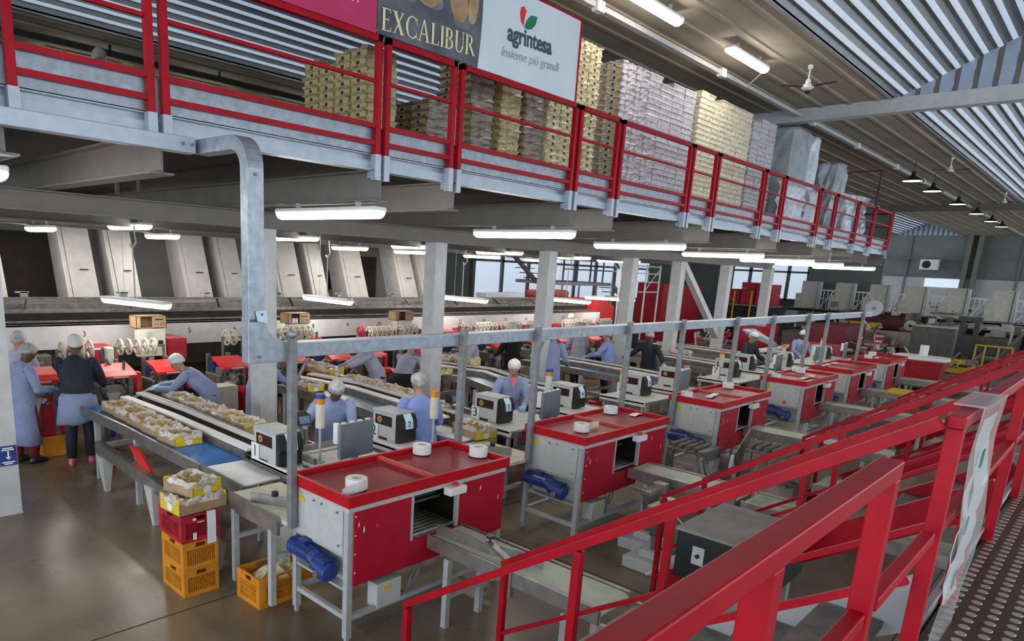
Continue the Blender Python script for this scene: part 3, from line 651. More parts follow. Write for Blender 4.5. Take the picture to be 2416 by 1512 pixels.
wp = MB().bar((8.75, 3.22, 0.62), (9.25, 3.26, 0.86), 0.02, 0.26).box(8.95,3.22,0,9.01,3.26,0.65); tag(wp.build('baffle_plate', STEELD), 'slanted grey plate standing between the two hose units', 'plate')
def gripper(label, x, y):
    t = thing('pneumatic_gripper', label, 'machine', (x, y, 0))
    m = MB(); m.taper(0, 0, 0.35, 0.62, 0.05, 0.03, 0.11, 0.05).box(-0.025, -0.02, 0, 0.025, 0.02, 0.36); m.build('stand', STEELD, t)
    m = MB(); m.box(-0.13, -0.06, 0.62, 0.13, 0.06, 0.68).box(0.10,-0.1,0.58,0.2,0.05,0.72); m.build('head', STEEL, t, bevel=0.01)
    MB().box(-0.2, -0.22, 0.0, 0.2, 0.22, 0.12).box(-0.1,-0.1,0.12,0.1,0.1,0.2).build('valve_block', GREYP, t, bevel=0.01)
    MB().tube([(0.1, -0.1, 0.6), (0.22, -0.2, 0.45), (0.1, -0.22, 0.2), (-0.25, -0.2, 0.14), (-0.3, -0.1, 0.05)], 0.01, 6).build('air_hose', WHITE, t)
gripper('steel pneumatic gripper stand by the second machine outfeed', 6.62, 3.25)
gripper('steel valve stand beside second stair foot', 6.2, 2.95)

# ---------------------------------------------------------------- crates and the boxes stacked on them
def crate(name, label, x, y, z, lx, ly, h, m, rz=0, group=None):
    t = thing(name, label, 'crate', (x, y, z), rz, group)
    wl = 0.016
    def side(p0, ux, L):      # slatted side: corner posts, rims and a grid of slots
        mb = MB(); ux = Vector(ux); n_ = Vector((-ux.y, ux.x, 0))*wl
        def pan(a, b, z0, z1): mb.prism([Vector(p0)+ux*a+Vector((0,0,z0)), Vector(p0)+ux*b+Vector((0,0,z0)), Vector(p0)+ux*b+Vector((0,0,z1)), Vector(p0)+ux*a+Vector((0,0,z1))], n_)
        pan(0, L*0.13, 0, h); pan(L*0.87, L, 0, h); pan(L*0.13, L*0.87, 0, h*0.16); 
        pan(L*0.13, L*0.36, h*0.78, h*0.94); pan(L*0.64, L*0.87, h*0.78, h*0.94); pan(L*0.13, L*0.87, h*0.94, h); pan(L*0.13, L*0.87, h*0.70, h*0.78)
        for k in range(3): pan(L*0.13, L*0.87, h*(0.30+0.16*k), h*(0.345+0.16*k))
        nb = max(8, int(L/0.026))
        for k in range(nb+1):
            a = L*0.13+(L*0.74)*k/nb; pan(a-0.004, a+0.004, h*0.16, h*0.72)
        return mb
    for nm, p0, ux, L in (('long_side',(0,0,0),(1,0,0),lx),('end_side',(lx-0.001,wl,0),(0,1,0),ly-2*wl),('long_side',(lx,ly,0),(-1,0,0),lx),('end_side',(0.001,ly-wl,0),(0,-1,0),ly-2*wl)):
        side(p0, ux, L).build(nm, m, t)
    MB().box(0.01,0.01,0.0,lx-0.01,ly-0.01,0.02).build('base', m, t)
    MB().box(0.03,0.03,0.022,lx-0.03,ly-0.03,h*0.7).build('dark_inside', DARK, t) if False else None
    return t
crate('plastic_crate', 'bottom orange slatted crate of the stack on the open floor', 2.36, 5.24, 0.0, 0.32, 0.42, 0.245, ORANGE, 0, 'crates in the stack on the open floor')
crate('plastic_crate', 'middle orange slatted crate, under the red crate on the open floor', 2.36, 5.24, 0.247, 0.32, 0.42, 0.25, ORANGE, 0, 'crates in the stack on the open floor')
rc = crate('plastic_crate', 'red crate on top of two orange crates with white list hanging', 2.35, 5.23, 0.50, 0.34, 0.44, 0.24, REDPL, 0, 'crates in the stack on the open floor')
MB().box(0.10, -0.004, 0.02, 0.13, 0, 0.08).build('torn_sticker', PAPER, rc); MB().box(0.10,-0.004,0.19,0.13,0,0.21).box(0.14,-0.004,0.165,0.20,0,0.172).build('torn_sticker', PAPER, rc)
mb = MB()
ps = [(0,0.745),(0.02,0.747),(0.022,0.60),(0.018,0.5),(0.024,0.455)]
for i in range(4): mb.add([(2.575,5.245-ps[i][0]-0.0,ps[i][1]),(2.655,5.245-ps[i][0],ps[i][1]),(2.655,5.245-ps[i+1][0],ps[i+1][1]),(2.575,5.245-ps[i+1][0],ps[i+1][1]),(2.575,5.243-ps[i][0],ps[i][1]),(2.655,5.243-ps[i][0],ps[i][1]),(2.655,5.243-ps[i+1][0],ps[i+1][1]),(2.575,5.243-ps[i+1][0],ps[i+1][1])],[(0,1,2,3),(7,6,5,4),(0,3,7,4),(1,5,6,2)])
tag(mb.build('paper_list', PAPER), 'long white printed list hanging over the red crate edge', 'paper')
oc = crate('plastic_crate', 'single orange crate on floor under the beige belt, holding yellow packing paper', 2.74, 4.66, 0.0, 0.52, 0.36, 0.27, ORANGE, 0.02)
for k in range(7):
    x, y = 2.83+0.055*k+0.02*math.sin(k*3), 4.78+0.12*((k*7)%3)/2
    m = MB(); m.taper(0,0,0,0.11,0.08,0.07,0.02+0.01*(k%3),0.015)
    o = m.build('packing_paper', mat('pale_yellow_paper', (0.70,0.62,0.36), 0.8, var=0.1, bump=0.4) if 'pale_yellow_paper' not in MATS else MATS['pale_yellow_paper'])
    o.location = (x, y, 0.17+0.02*(k%2)); o.rotation_euler = (0.5*math.sin(k*2.1), 0.6*math.cos(k*1.7), k*0.9); tag(o, 'crumpled pale yellow paper in the single orange crate', 'paper', 'crumpled papers in the orange crate')
RND = random.Random(3)
def fruit_box(label, x, y, z, rz, lx=0.30, ly=0.40, h=0.105, yel=True, liner=True, group=None, fruit=KIWI, sc=1.0, name='fruit_box'):
    """open cardboard tray: long sides brown, short ends yellow printed, plastic liner spilling over, fruit inside"""
    t = thing(name, label, 'fruit box', (x, y, z), rz, group)
    w = 0.006
    MB().box(0,0,0,lx,ly,0.008).build('base', CARD, t)
    for a in ((0,0,w,ly),(lx-w,0,lx,ly)): MB().box(a[0],a[1],0.0,a[2],a[3],h*0.9).build('long_side', CARD, t)
    for b_ in (0, ly-w):
        mb = MB(); poly = [(0,b_,0),(lx,b_,0),(lx,b_,h*1.25),(lx*0.8,b_,h*1.25),(lx*0.72,b_,h*0.85),(lx*0.28,b_,h*0.85),(lx*0.2,b_,h*1.25),(0,b_,h*1.25)]
        mb.prism(poly, (0,w,0)); en = mb.build('end_side', YELLOW if yel else CARD, t)
        yy = b_-0.001 if b_ == 0 else b_+w
        MB().ring((lx*0.5, yy+0.0005, h*0.48),(0,1,0),0.0,lx*0.13,0.002,14).build('printed_oval', PAPER, en)
    if liner:
        n = 22; rings = []
        for (f, zz, a) in ((1.02,h*0.80,0.02),(1.0,h*1.15,0.035),(0.90,h*1.28,0.05),(0.74,h*1.12,0.05),(0.62,h*0.9,0.03),(0.5,h*0.80,0.0)):
            r_ = []
            for k in range(n):
                th = 2*PI*k/n; c_, s_ = math.cos(th), math.sin(th); q = max(abs(c_), abs(s_)); 
                r_.append((lx/2+c_/q*lx/2*f+RND.uniform(-a,a)*0.4, ly/2+s_/q*ly/2*f+RND.uniform(-a,a)*0.4, zz+RND.uniform(-a,a)*0.6))
            rings.append(r_)
        MB().loft(rings).build('plastic_liner', LINER, t)
    mb = MB()
    for i in range(4):
        for j in range(5):
            mb.ball((lx*(0.17+0.22*i)+RND.uniform(-.01,.01), ly*(0.14+0.18*j)+RND.uniform(-.01,.01), h*0.80+RND.uniform(0,.02)), 0.032, 0.028, 0.028, 7, 4)
    f = mb.build('fruit', fruit, t, smooth=True); f['kind'] = 'stuff'
    return t
fruit_box('top open cardboard fruit box with crumpled liner, tilted on the crate stack', 2.47, 5.25, 0.872, 0.26, 0.31, 0.37, 0.10)
fruit_box('lower cardboard fruit box lying crosswise on the red crate', 2.78, 5.27, 0.745, PI/2+0.08, 0.32, 0.44, 0.115)
fl = thing('bucket', 'red round bucket on the floor behind the nearest packing belt', 'bucket', (3.24, 9.38, 0))
m = MB(); n = 20
m.loft([[(r*math.cos(2*PI*k/n), r*math.sin(2*PI*k/n), z) for k in range(n)] for r, z in ((0.10,0),(0.125,0.27),(0.135,0.27),(0.135,0.285),(0.12,0.285),(0.095,0.02))]); m.build('pail', REDPL, fl)
m = MB(); m.tube([(0.135*math.cos(a),0.135*math.sin(a),0.27) for a in (0.2,)]+[(0.15*math.cos(a),0.15*math.sin(a),0.25) for a in (0.5,1.0,1.6,2.2,2.7)]+[(-0.135,0.02,0.27)],0.005,6); m.build('handle', GREYF, fl)
# ---------------------------------------------------------------- packing conveyors between the sorting line and the red machines
def ribbon(mb, pts, w, z0, z1):          # flat bar of width w following (x, y) points
    P = [Vector((p[0], p[1], 0)) for p in pts]; rings = []
    for i, p in enumerate(P):
        d = (P[min(i+1, len(P)-1)]-P[max(i-1, 0)]).normalized(); n = Vector((d.y, -d.x, 0))*w/2
        rings.append([(p.x-n.x, p.y-n.y, z0), (p.x+n.x, p.y+n.y, z0), (p.x+n.x, p.y+n.y, z1), (p.x-n.x, p.y-n.y, z1)])
    return mb.loft(rings)
def off(pts, dx): return [(x+dx, y) for x, y in pts]
def packing_line(label, near, beltm, lane2=True, whiteledge=True):
    """near: centre line of the near belt from the head (far y) to the roller end"""
    t = thing('packing_conveyor', label, 'conveyor', (0,0,0), group='packing conveyors from the sorting line')
    ribbon(MB(), near, 0.44, 0.83, 0.86).build('belt', beltm, t)
    ribbon(MB(), off(near, -0.245), 0.03, 0.76, 0.885).build('side_frame', STEEL, t)
    ribbon(MB(), off(near, 0.245), 0.03, 0.76, 0.93).build('side_frame', STEELD, t)
    ribbon(MB(), off(near, 0.31), 0.11, 0.935, 0.96).build('white_ledge', WHITE if whiteledge else CHUTE, t)
    ribbon(MB(), off(near, 0.41), 0.09, 0.80, 0.83).build('gap_belt', DARKBELT, t)
    ribbon(MB(), off(near, 0.50), 0.08, 0.97, 0.995).build('white_ledge', CHUTE, t)
    ribbon(MB(), off(near, 0.56), 0.03, 0.78, 1.0).build('rear_plate', STEEL, t)
    if lane2:
        ribbon(MB(), off(near, 0.85), 0.44, 0.83, 0.86).build('belt', DARKBELT, t)
        ribbon(MB(), off(near, 1.09), 0.03, 0.76, 0.90).build('side_frame', STEEL, t)
    for y in (near[0][1]-0.4, (near[0][1]+near[-1][1])/2, near[-1][1]+0.2):
        x = near[0][0] + (near[-1][0]-near[0][0])*(near[0][1]-y)/(near[0][1]-near[-1][1])
        for dx in (-0.2, 1.0 if lane2 else 0.55): MB().box(x+dx-0.03, y-0.03, 0, x+dx+0.03, y+0.03, 0.78).build('leg', GREYF, t)
        MB().box(x-0.2, y-0.02, 0.40, x+1.0 if lane2 else x+0.55, y+0.02, 0.46).build('cross_bar', GREYF, t)
    xe, ye = near[-1]
    mb = MB(); nr = 17
    for k in range(nr): mb.cyl((xe-0.2, ye-0.03-k*0.042, 0.845), (xe+0.2, ye-0.03-k*0.042, 0.845), 0.018, 8)
    mb.build('roller_bed', WHITE, t, smooth=True)
    for dx in (-0.24, 0.21): MB().box(xe+dx, ye-0.75, 0.77, xe+dx+0.03, ye, 0.87).build('roller_side', STEEL, t)
    MB().box(xe-0.35, 4.42, 0.80, xe+0.16, ye-0.78, 0.835).build('turning_belt', BEIGEBELT, t)
    MB().box(xe-0.39, 4.50, 0.70, xe-0.36, ye-0.80, 0.86).build('side_frame', STEEL, t)
    MB().bar((xe-0.33, 5.0, 0.88), (xe-0.12, 4.60, 0.88), 0.015, 0.09).build('guide_plate', STEEL, t)
    kn = MB().cyl((xe-0.22, 4.8, 0.92), (xe-0.22, 4.8, 0.96), 0.03, 10); kn.build('knob', BLACK, t)
    for yy in (4.6, 5.2):
        MB().box(xe-0.40, yy-0.025, 0.05, xe-0.35, yy+0.025, 0.72).build('leg', GREYF, t)
        MB().box(xe-0.35, yy-0.02, 0.45, xe+0.1, yy+0.02, 0.49).build('cross_bar', GREYF, t)
    return t
L1 = [(3.17, 9.35), (3.22, 8.0), (3.20, 6.10)]
L2 = [(6.12, 9.6), (6.30, 8.40), (6.20, 7.3), (6.02, 6.05)]
L3 = [(9.22, 9.6), (9.52, 8.45), (9.10, 7.40), (8.95, 6.05)]
L4 = [(12.45, 9.6), (12.55, 8.3), (12.45, 7.3), (12.25, 6.05)]
L5 = [(15.55, 9.6), (15.65, 8.3), (15.6, 7.3), (15.35, 6.05)]
L6 = [(18.2, 9.6), (18.35, 8.4), (18.25, 7.5), (18.05, 6.05)]
packing_line('nearest packing conveyor with bright blue belt and white rollers', L1, BLUEBELT)
packing_line('second packing conveyor with grey blue belt left of white shirted packer', L2, TEALBELT)
packing_line('third packing conveyor bending beside the pale column', L3, TEALBELT)
packing_line('fourth packing conveyor with broad white ledges', L4, TEALBELT)
packing_line('fifth packing conveyor behind the dark uniformed worker', L5, DARKBELT)
packing_line('farthest packing conveyor in the row', L6, DARKBELT)
# sloping chute under nearest line
ch = thing('reject_chute', 'long sloping grey chute with red guard below nearest packing belt', 'chute', (0,0,0))
MB().bar((2.86, 8.6, 0.52), (2.86, 5.35, 0.42), 0.09, 0.14).build('channel', STEEL, ch)
MB().prism([(2.90, 7.75, 0.72), (2.90, 7.45, 0.72), (2.90, 6.55, 0.18), (2.90, 6.95, 0.18)], (0.03, 0, 0)).build('red_guard', REDBR, ch)
for y in (8.4, 7.0, 5.6): MB().taper(2.86, y, 0.0, 0.44, 0.025, 0.03, 0.07, 0.10).build('support', GREYP, ch)
# fruit boxes riding on the belts
BG = 'fruit boxes on the packing conveyors'
fruit_box('leading fruit box with yellow end on the nearest blue belt', 3.05, 6.86, 0.862, 0.08, 0.32, 0.40, 0.10)
for k, y in enumerate((7.33, 7.78, 8.22, 8.64)):
    fruit_box(['second','third','fourth','fifth'][k] + ' fruit box in file behind the leading one on nearest blue belt', 3.05+0.01*k, y, 0.862, 0.03, 0.32, 0.40, 0.095, yel=False, group=BG, fruit=KIWIG)
for k, y in enumerate((6.95, 7.4, 7.85, 8.3, 8.74)):
    fruit_box(['first','second','third','fourth','fifth'][k] + ' fruit box from the printer on the rear lane of nearest conveyor', 3.90+0.0*k, y, 0.862, -0.02, 0.32, 0.40, 0.10, yel=k == 0, group=BG, fruit=KIWIG)
for k, (x, y) in enumerate(((7.02,7.45),(7.04,7.9),(7.06,8.35),(7.08,8.8))):
    fruit_box(['first','second','third','fourth'][k] + ' fruit box behind the blue shirted packer on second conveyor', x-0.12, y, 0.862, 0.05, 0.32, 0.40, 0.10, yel=False, group=BG, fruit=KIWIG)
fruit_box('yellow fruit box alone on the second conveyor belt beside the duct post', 5.98, 8.7, 0.862, 0.0, 0.32, 0.34, 0.10)
fruit_box('front yellow fruit box before the leaning worker\'s arms on second conveyor', 6.95, 9.45, 0.90, 0.05, 0.32, 0.40, 0.12)
for k in range(2): fruit_box(['middle','rear'][k] + ' fruit box before the leaning worker\'s arms on second conveyor', 6.97, 9.9+0.45*k, 0.92, 0.03, 0.32, 0.40, 0.12, yel=False, group=BG)
fruit_box('tall yellow ended fruit box by the lilac coated worker on third conveyor', 9.95, 8.95, 0.90, 0.0, 0.32, 0.42, 0.16)
fruit_box('white lined fruit box behind the tall yellow ended box on third conveyor', 9.92, 9.45, 0.90, 0.0, 0.32, 0.42, 0.14, yel=False)
fruit_box('small yellow fruit box on third conveyor beside the pale column', 9.05, 8.85, 0.862, 0.0, 0.32, 0.34, 0.09)
fruit_box('yellow ended fruit box right of the blue shirted packer', 6.55, 6.35, 0.87, -0.1, 0.32, 0.42, 0.11)
fruit_box('fruit box under the blue shirted packer\'s right elbow', 6.02, 5.25, 0.85, -0.15, 0.34, 0.46, 0.11)
fruit_box('white lined fruit box behind the dark uniformed worker\'s arm', 15.9, 8.1, 0.9, 0.1, 0.34, 0.46, 0.14, yel=False)
fruit_box('white lined fruit box right of the dark uniformed worker\'s back', 16.3, 7.5, 0.9, 0.1, 0.34, 0.46, 0.14, yel=False)

# ---------------------------------------------------------------- printer tables, printers, signal lights and grey screens
def table(label, x0, x1, y0=5.18, y1=6.0):
    t = thing('printer_table', label, 'table', (x0, y0, 0), group='printer tables behind the machines')
    w, d = x1-x0, y1-y0
    MB().box(0,0,0.865,w,d,0.90).build('table_top', mat('pale_steel_top',(0.62,0.62,0.59),0.4,var=0.1) if 'pale_steel_top' not in MATS else MATS['pale_steel_top'], t, bevel=0.006)
    MB().box(0,-0.01,0.83,0.03,d,0.915).build('white_edge', WHITE, t)
    for a in (0.04, w-0.08):
        for b_ in (0.04, d-0.08): MB().box(a,b_,0,a+0.04,b_+0.04,0.865).build('leg', GREYF, t)
    MB().box(0.05,0.3,0.35,w-0.05,d-0.1,0.38).build('shelf', STEELD, t)
def printer(n, x, y, label, plate=True):
    t = thing('label_printer', label, 'printer', (x, y, 0.90), group='numbered label printers')
    w, d, h = 0.27, 0.46, 0.33      # black front faces the walkway, window side faces left
    m = MB(); prof = [(0,0.09),(0,h*0.62),(0.03,h-0.03),(0.05,h)]
    MB().box(0,0.06,0.0,w,d,h).build('body', GREYP, t, bevel=0.01)
    MB().box(-0.004,0.05,h-0.02,w+0.004,d+0.004,h+0.008).build('top_cover', GREYF, t, bevel=0.004)
    m = MB(); m.prism([(0.004,0.06,0.0),(0.004,0.0,0.012),(0.004,0.0,h*0.45),(0.004,-0.02,h*0.50),(0.004,-0.01,h*0.75),(0.004,0.03,h*0.97),(0.004,0.06,h)], (w-0.008,0,0)); m.build('black_front', BLACK, t)
    MB().box(-0.003,0.12,h*0.52,0.002,d-0.05,h*0.86).build('window', mat('smoked_window',(0.045,0.02,0.018),0.12) if 'smoked_window' not in MATS else MATS['smoked_window'], t)
    MB().ring((-0.004,d-0.13,h*0.70),(1,0,0),0.012,0.038,0.004,14).build('ribbon_core', mat('amber_core',(0.55,0.28,0.08),0.4) if 'amber_core' not in MATS else MATS['amber_core'], t)
    MB().box(-0.003,0.20,0.0,0.002,d-0.12,0.03).build('foot_recess', BLACK, t)
    m = MB(); m.prism([(0.08,0.028,h+0.004),(0.19,0.028,h+0.004),(0.19,-0.024,h*0.74),(0.19,-0.036,h*0.44),(0.08,-0.036,h*0.44),(0.08,-0.024,h*0.74)][0:0] or [(0.08,0.03,h*0.99),(0.08,-0.014,h*0.78),(0.08,-0.026,h*0.50),(0.08,-0.030,h*0.50),(0.08,-0.018,h*0.79),(0.08,0.028,h*1.0)], (0.115,0,0))
    lab = m.build('number_sheet', PBLUE, t)
    text('printed_number', str(n), INK, lab, (0.138,-0.026,h*0.66), 0.09, (PI/2-0.12,0,0))
    if plate:
        p = MB().box(-0.012,d-0.11,0.0,-0.006,d+0.03,h*0.52).build('number_plate', PAPER, t)
        text('plate_number', str(n), INK, p, (-0.0135,d-0.04,h*0.26), 0.17, FACE_NX)
    return t
TB = [(3.45,4.62,'table of printers 1 with grey screen'),(4.88,5.34,'table of printer 2'),(6.58,7.75,'table of printers 3 and 4 left half'),(8.15,8.68,'table of printer 4'),(9.95,11.0,'table of printer 5'),(11.5,12.18,'table of printer 6'),(13.6,15.05,'table of printer 7'),(15.65,16.3,'table of printer 8'),(16.7,17.77,'table of printer 9'),(18.45,21.4,'table of the farthest printer')]
TL = ['pale steel table under the nearest printer numbered 1 and grey screen','narrow pale table under printer numbered 2','white edged table under printer numbered 3 and second grey screen','pale table under printer numbered 4','white edged table under printer numbered 5','table under the printer whose black front shows beside a signal light','white edged table under printer numbered 7','table under printer numbered 8 beside grey screen','white edged table under printer numbered 9','table under the farthest printer']
for (a, b, _), l in zip(TB, TL): table(l, a, b)
PR = [(1,3.46,5.50),(2,5.02,5.52),(3,6.78,5.52),(4,8.50,5.52),(5,10.48,5.50),(6,11.85,5.50),(7,14.32,5.52),(8,15.75,5.75),(9,17.44,5.52),(10,20.4,5.52)]
for n, x, y in PR:
    printer(n, x, y, 'grey and black label printer with number %d on plate and front sheet' % n if n < 10 else 'farthest grey label printer beside a signal light', plate=n not in (4, 6, 10))
def tower(label, x, y, top, blue=True):
    t = thing('signal_light', label, 'signal light', (x, y, 0.90), group='signal lights on the tables')
    h = top-0.90
    MB().cyl((0,0,0),(0,0,0.02),0.05,12).build('base', GREYF, t); MB().cyl((0,0,0.02),(0,0,h-0.32),0.014,8).build('pole', GREYF, t)
    MB().cyl((0,0,h-0.34),(0,0,h-0.10),0.047,14).build('housing', CABB, t, smooth=False)
    MB().cyl((0,0,h-0.10),(0,0,h-0.045 if blue else h-0.03),0.047,14).build('amber_lens', ORANGE, t)
    if blue: MB().cyl((0,0,h-0.045),(0,0,h),0.048,14).build('blue_lens', BLUEP, t)
tower('nearest signal light with blue and amber lenses left of seated packer', 3.90, 5.45, 1.60)
tower('signal light with amber lens only before the blue shirted packer', 5.30, 5.26, 1.56, False)
tower('signal light with blue and amber lenses before the second grey screen', 7.62, 5.40, 1.59)
tower('signal light with amber lens only left of printer 5', 9.75, 5.50, 1.44, False)
tower('signal light with blue and amber lenses before the dark uniformed worker', 11.55, 5.3, 1.43)
tower('signal light with amber lens only left of printer 7', 13.7, 5.6, 1.50, False)
tower('signal light at the post left of printer 9', 16.85, 5.5, 1.5, False)
tower('signal light with amber lens right of printer 9', 18.3, 5.5, 1.5, False)
tower('farthest signal light by the last printer', 19.95, 5.6, 1.5, False)
def screen(label, x, y, w=0.46, z0=0.96, h=0.36):
    t = thing('screen', label, 'screen', (x, y, 0.90), 0.10, 'grey backed screens on the tables')
    MB().box(0,0,0.06,w,0.035,0.06+h).build('back_shell', mat('blue_grey_back',(0.20,0.235,0.265),0.5,var=0.08) if 'blue_grey_back' not in MATS else MATS['blue_grey_back'], t, bevel=0.006)
    MB().box(0.01,0.035,0.08,w-0.01,0.05,0.04+h).build('display', BLACK, t)
    MB().box(-0.02,0.03,0.22,0.02,0.09,0.06+h+0.01).build('speaker', WHITE, t, bevel=0.006)
    MB().box(w*0.42,0.02,0.0,w*0.58,0.05,0.08).box(w*0.3,-0.05,0,w*0.7,0.1,0.012).build('stand', GREYF, t)
    m = MB()
    for k in range(4): m.box(0.03+k*0.11,0.005,0.06+h,0.08+k*0.11,0.03,0.075+h)
    m.build('top_clips', WHITE, t)
SC = ['nearest blue grey screen back in front of the seated packer','blue grey screen back in front of printer 4','blue grey screen back left of printer 6','blue grey screen back right of printer 8','blue grey screen back right of printer 9','farthest blue grey screen back']
for (x, y), l in zip(((3.98,5.22),(7.26,5.2),(11.15,5.2),(15.70,5.22),(18.9,5.4),(20.9,5.3)), SC): screen(l, x, y)
def scale_head(label, x, y, z):
    t = thing('weighing_terminal', label, 'terminal', (x, y, 0))
    MB().box(-0.02,-0.02,0.0,0.02,0.02,z).box(0.05,-0.02,0,0.09,0.02,z-0.05).build('stand', STEEL, t); MB().prism([(-0.07,-0.07,z),(-0.07,0.05,z),(-0.07,0.05,z+0.12),(-0.07,-0.05,z+0.10)],(0.17,0,0)).build('housing', BLACK, t)
    MB().prism([(-0.05,-0.072,z+0.02),(0.08,-0.072,z+0.02),(0.08,-0.053,z+0.095),(-0.05,-0.053,z+0.095)],(0,-0.003,0)).build('display', TEALBELT, t)
scale_head('small black weighing terminal on steel posts right of nearest duct post', 4.0, 5.95, 1.18)
scale_head('small black weighing terminal left of printer 3', 6.62, 6.25, 1.08)
wt = MB().box(3.72,5.75,0.94,4.45,5.79,1.0).box(3.72,5.3,0.94,3.76,5.79,1.0); tag(wt.build('rail_frame', STEEL), 'bent steel guide rail in front of the seated packer', 'rail')
kb = MB().tube([(3.52,5.22,0.905),(3.62,5.24,0.93),(3.60,5.30,0.95),(3.70,5.26,0.92),(3.82,5.30,0.905)],0.008,6); tag(kb.build('loose_cable', RUBBER), 'black loose cable loops on the nearest printer table', 'cable')
sb = MB().box(0,0,0,0.07,0.09,0.10); o = sb.build('small_carton', PAPER); o.location = (4.28,5.55,0.90); tag(o, 'small white and yellow carton on table left of nearest screen', 'carton')
MB().box(0.0,-0.001,0.02,0.07,0.0,0.06).build('yellow_print', YELLOW, o)

# ---------------------------------------------------------------- filler heads with red covers and film reels in front of the sorting line
def reel(mb, x, y, z, r, spokes=True):
    mb.ring((x, y, z), (1,0,0), r*0.82, r, 0.030, 18).ring((x, y, z), (1,0,0), r*0.22, r*0.38, 0.03, 12)
    mb.cyl((x-0.02, y, z), (x+0.02, y, z), r*0.36, 12)
    if spokes:
        for k in range(5):
            a = k*2*PI/5
            for dx in (0,): mb.bar((x+dx, y+r*0.3*math.cos(a), z+r*0.3*math.sin(a)), (x+dx, y+r*0.85*math.cos(a), z+r*0.85*math.sin(a)), 0.010, r*0.22)
def reel_rack(label, x, y, z, n, r=0.125, red=False):
    t = thing('reel_rack', label, 'reel rack', (x, y, 0), group='racks of film reels')
    MB().cyl((-0.06,0,z),(0.13*n+0.02,0,z),0.018,8).build('spindle', STEEL, t)
    [MB().box(a_,-0.02,0,a_+0.03,0.02,z+0.02).build('stand', STEELD, t) for a_ in (-0.09, 0.13*n+0.02)]
    for k in range(n):
        mb = MB(); reel(mb, k*0.13, 0, z, r); mb.build('reel', REDPL if red else REEL, t)
def head(label, x, y=10.15, wide=0.5, red=True):
    t = thing('net_sealing_machine', label, 'machine', (x, y, 0), group='sealing machines along the sorting line')
    m = MB(); m.box(0.03,0,0.0,0.09,0.06,1.05).box(wide-0.09,0,0.0,wide-0.03,0.06,1.05).box(0.03,0.5,0,0.09,0.56,1.25).box(wide-0.09,0.5,0,wide-0.03,0.56,1.25); m.build('frame', STEELD, t)
    MB().box(0.0,0.05,0.72,wide,0.55,0.95).build('body', STEEL, t, bevel=0.015)
    m = MB(); m.prism([(0,-0.06,1.06),(0,0.30,1.20),(0,0.30,1.23),(0,0.02,1.16),(0,-0.10,1.10),(0,-0.10,1.06)],(wide,0,0)); cv = m.build('red_cover', REDBR, t)
    MB().box(wide*0.3,-0.102,1.075,wide*0.75,-0.1,1.09).build('cover_lettering', PAPER, cv)
    MB().box(wide+0.02,-0.02,0.80,wide+0.10,0.12,1.12).build('side_guard', REDBR if red else GREYP, t, bevel=0.008)
    MB().box(0.06,0.08,0.96,wide*0.45,0.30,1.05).box(wide*0.55,0.1,0.96,wide-0.06,0.34,1.02).build('mechanism', STEELD, t, bevel=0.01)
    m = MB(); m.taper(wide*0.3,-0.02,0.62,0.86,0.03,0.03,0.09,0.07); m.build('funnel', GREYP, t)
    MB().tube([(0.05,0.0,1.0),(-0.03,-0.04,0.92),(0.0,-0.05,0.80),(0.12,-0.04,0.75)],0.012,6).tube([(wide*0.6,-0.01,0.98),(wide*0.7,-0.07,0.85),(wide*0.5,-0.06,0.74)],0.012,6).build('hose', RUBBER, t)
    MB().cyl((wide*0.2,0.42,0.96),(wide*0.2,0.42,1.14),0.05,10).build('motor', BLUEM, t)
HX = [2.48,3.48,4.28,5.35,6.55,7.5,8.35,9.75,11.05,12.1,13.6,14.75,16.1]
HN = ['sealing machine behind the two workers at left edge','sealing machine in front of dark sweatered worker','sealing machine with wide bright red cover left of leaning white capped worker','sealing machine right of the leaning white capped worker','sealing machine behind the vertical duct','sealing machine with bright red cover right of duct','sealing machine behind worker with rolled sleeves','sealing machine behind the black skirted worker','sealing machine by the pale column','sealing machine left of black clothed worker','sealing machine right of black clothed worker','sealing machine between two lilac coated workers','sealing machine above the blue coated worker','farthest sealing machine of the row']
for x, l in zip(HX, HN): head(l, x, 10.25 + 0.05*math.sin(x*3), 0.48)
RR = [(3.22,4,0.15,1.38),(4.05,5,0.13,1.40),(5.85,2,0.14,1.48),(6.92,1,0.11,1.50),(7.05,5,0.13,1.50),(8.80,1,0.12,1.47),(9.05,5,0.12,1.46),(9.90,4,0.13,1.47),(11.8,1,0.12,1.48),(12.3,5,0.125,1.46),(13.0,1,0.11,1.46),(13.4,5,0.12,1.45),(14.4,4,0.12,1.45),(16.0,5,0.12,1.45),(17.0,2,0.12,1.44),(17.7,5,0.12,1.44)]
RLB = ['rack of pale reels beside the dark sweatered worker\'s head','rack of five pale reels left of white control panel','two pale reels just left of the vertical duct','single pale reel right of the duct','rack of five pale reels behind the corner post cap','single red spoked reel right of the duct','rack of pale reels right of the single red reel','rack of pale reels at the left of the second column','single pale reel right of the second column','rack of five reels above the pink capped worker','single thick rimmed pale reel','rack of reels beside the white capped black clothed worker','rack of reels left of the third column','rack of reels right of the third column','pair of reels above the lilac coat','farthest rack of reels']
for (x, n, r, z), l in zip(RR, RLB): reel_rack(l, x, 10.95, z, n, r, red=n == 1 and 8.5 < x < 9)
def rbox(name, label, cat, x0, y0, z0, x1, y1, z1, m, group=None, bev=0.01):
    o = MB().box(0,0,0,x1-x0,y1-y0,z1-z0).build(name, m, bevel=bev); o.location = (x0,y0,z0); return tag(o, label, cat, group)
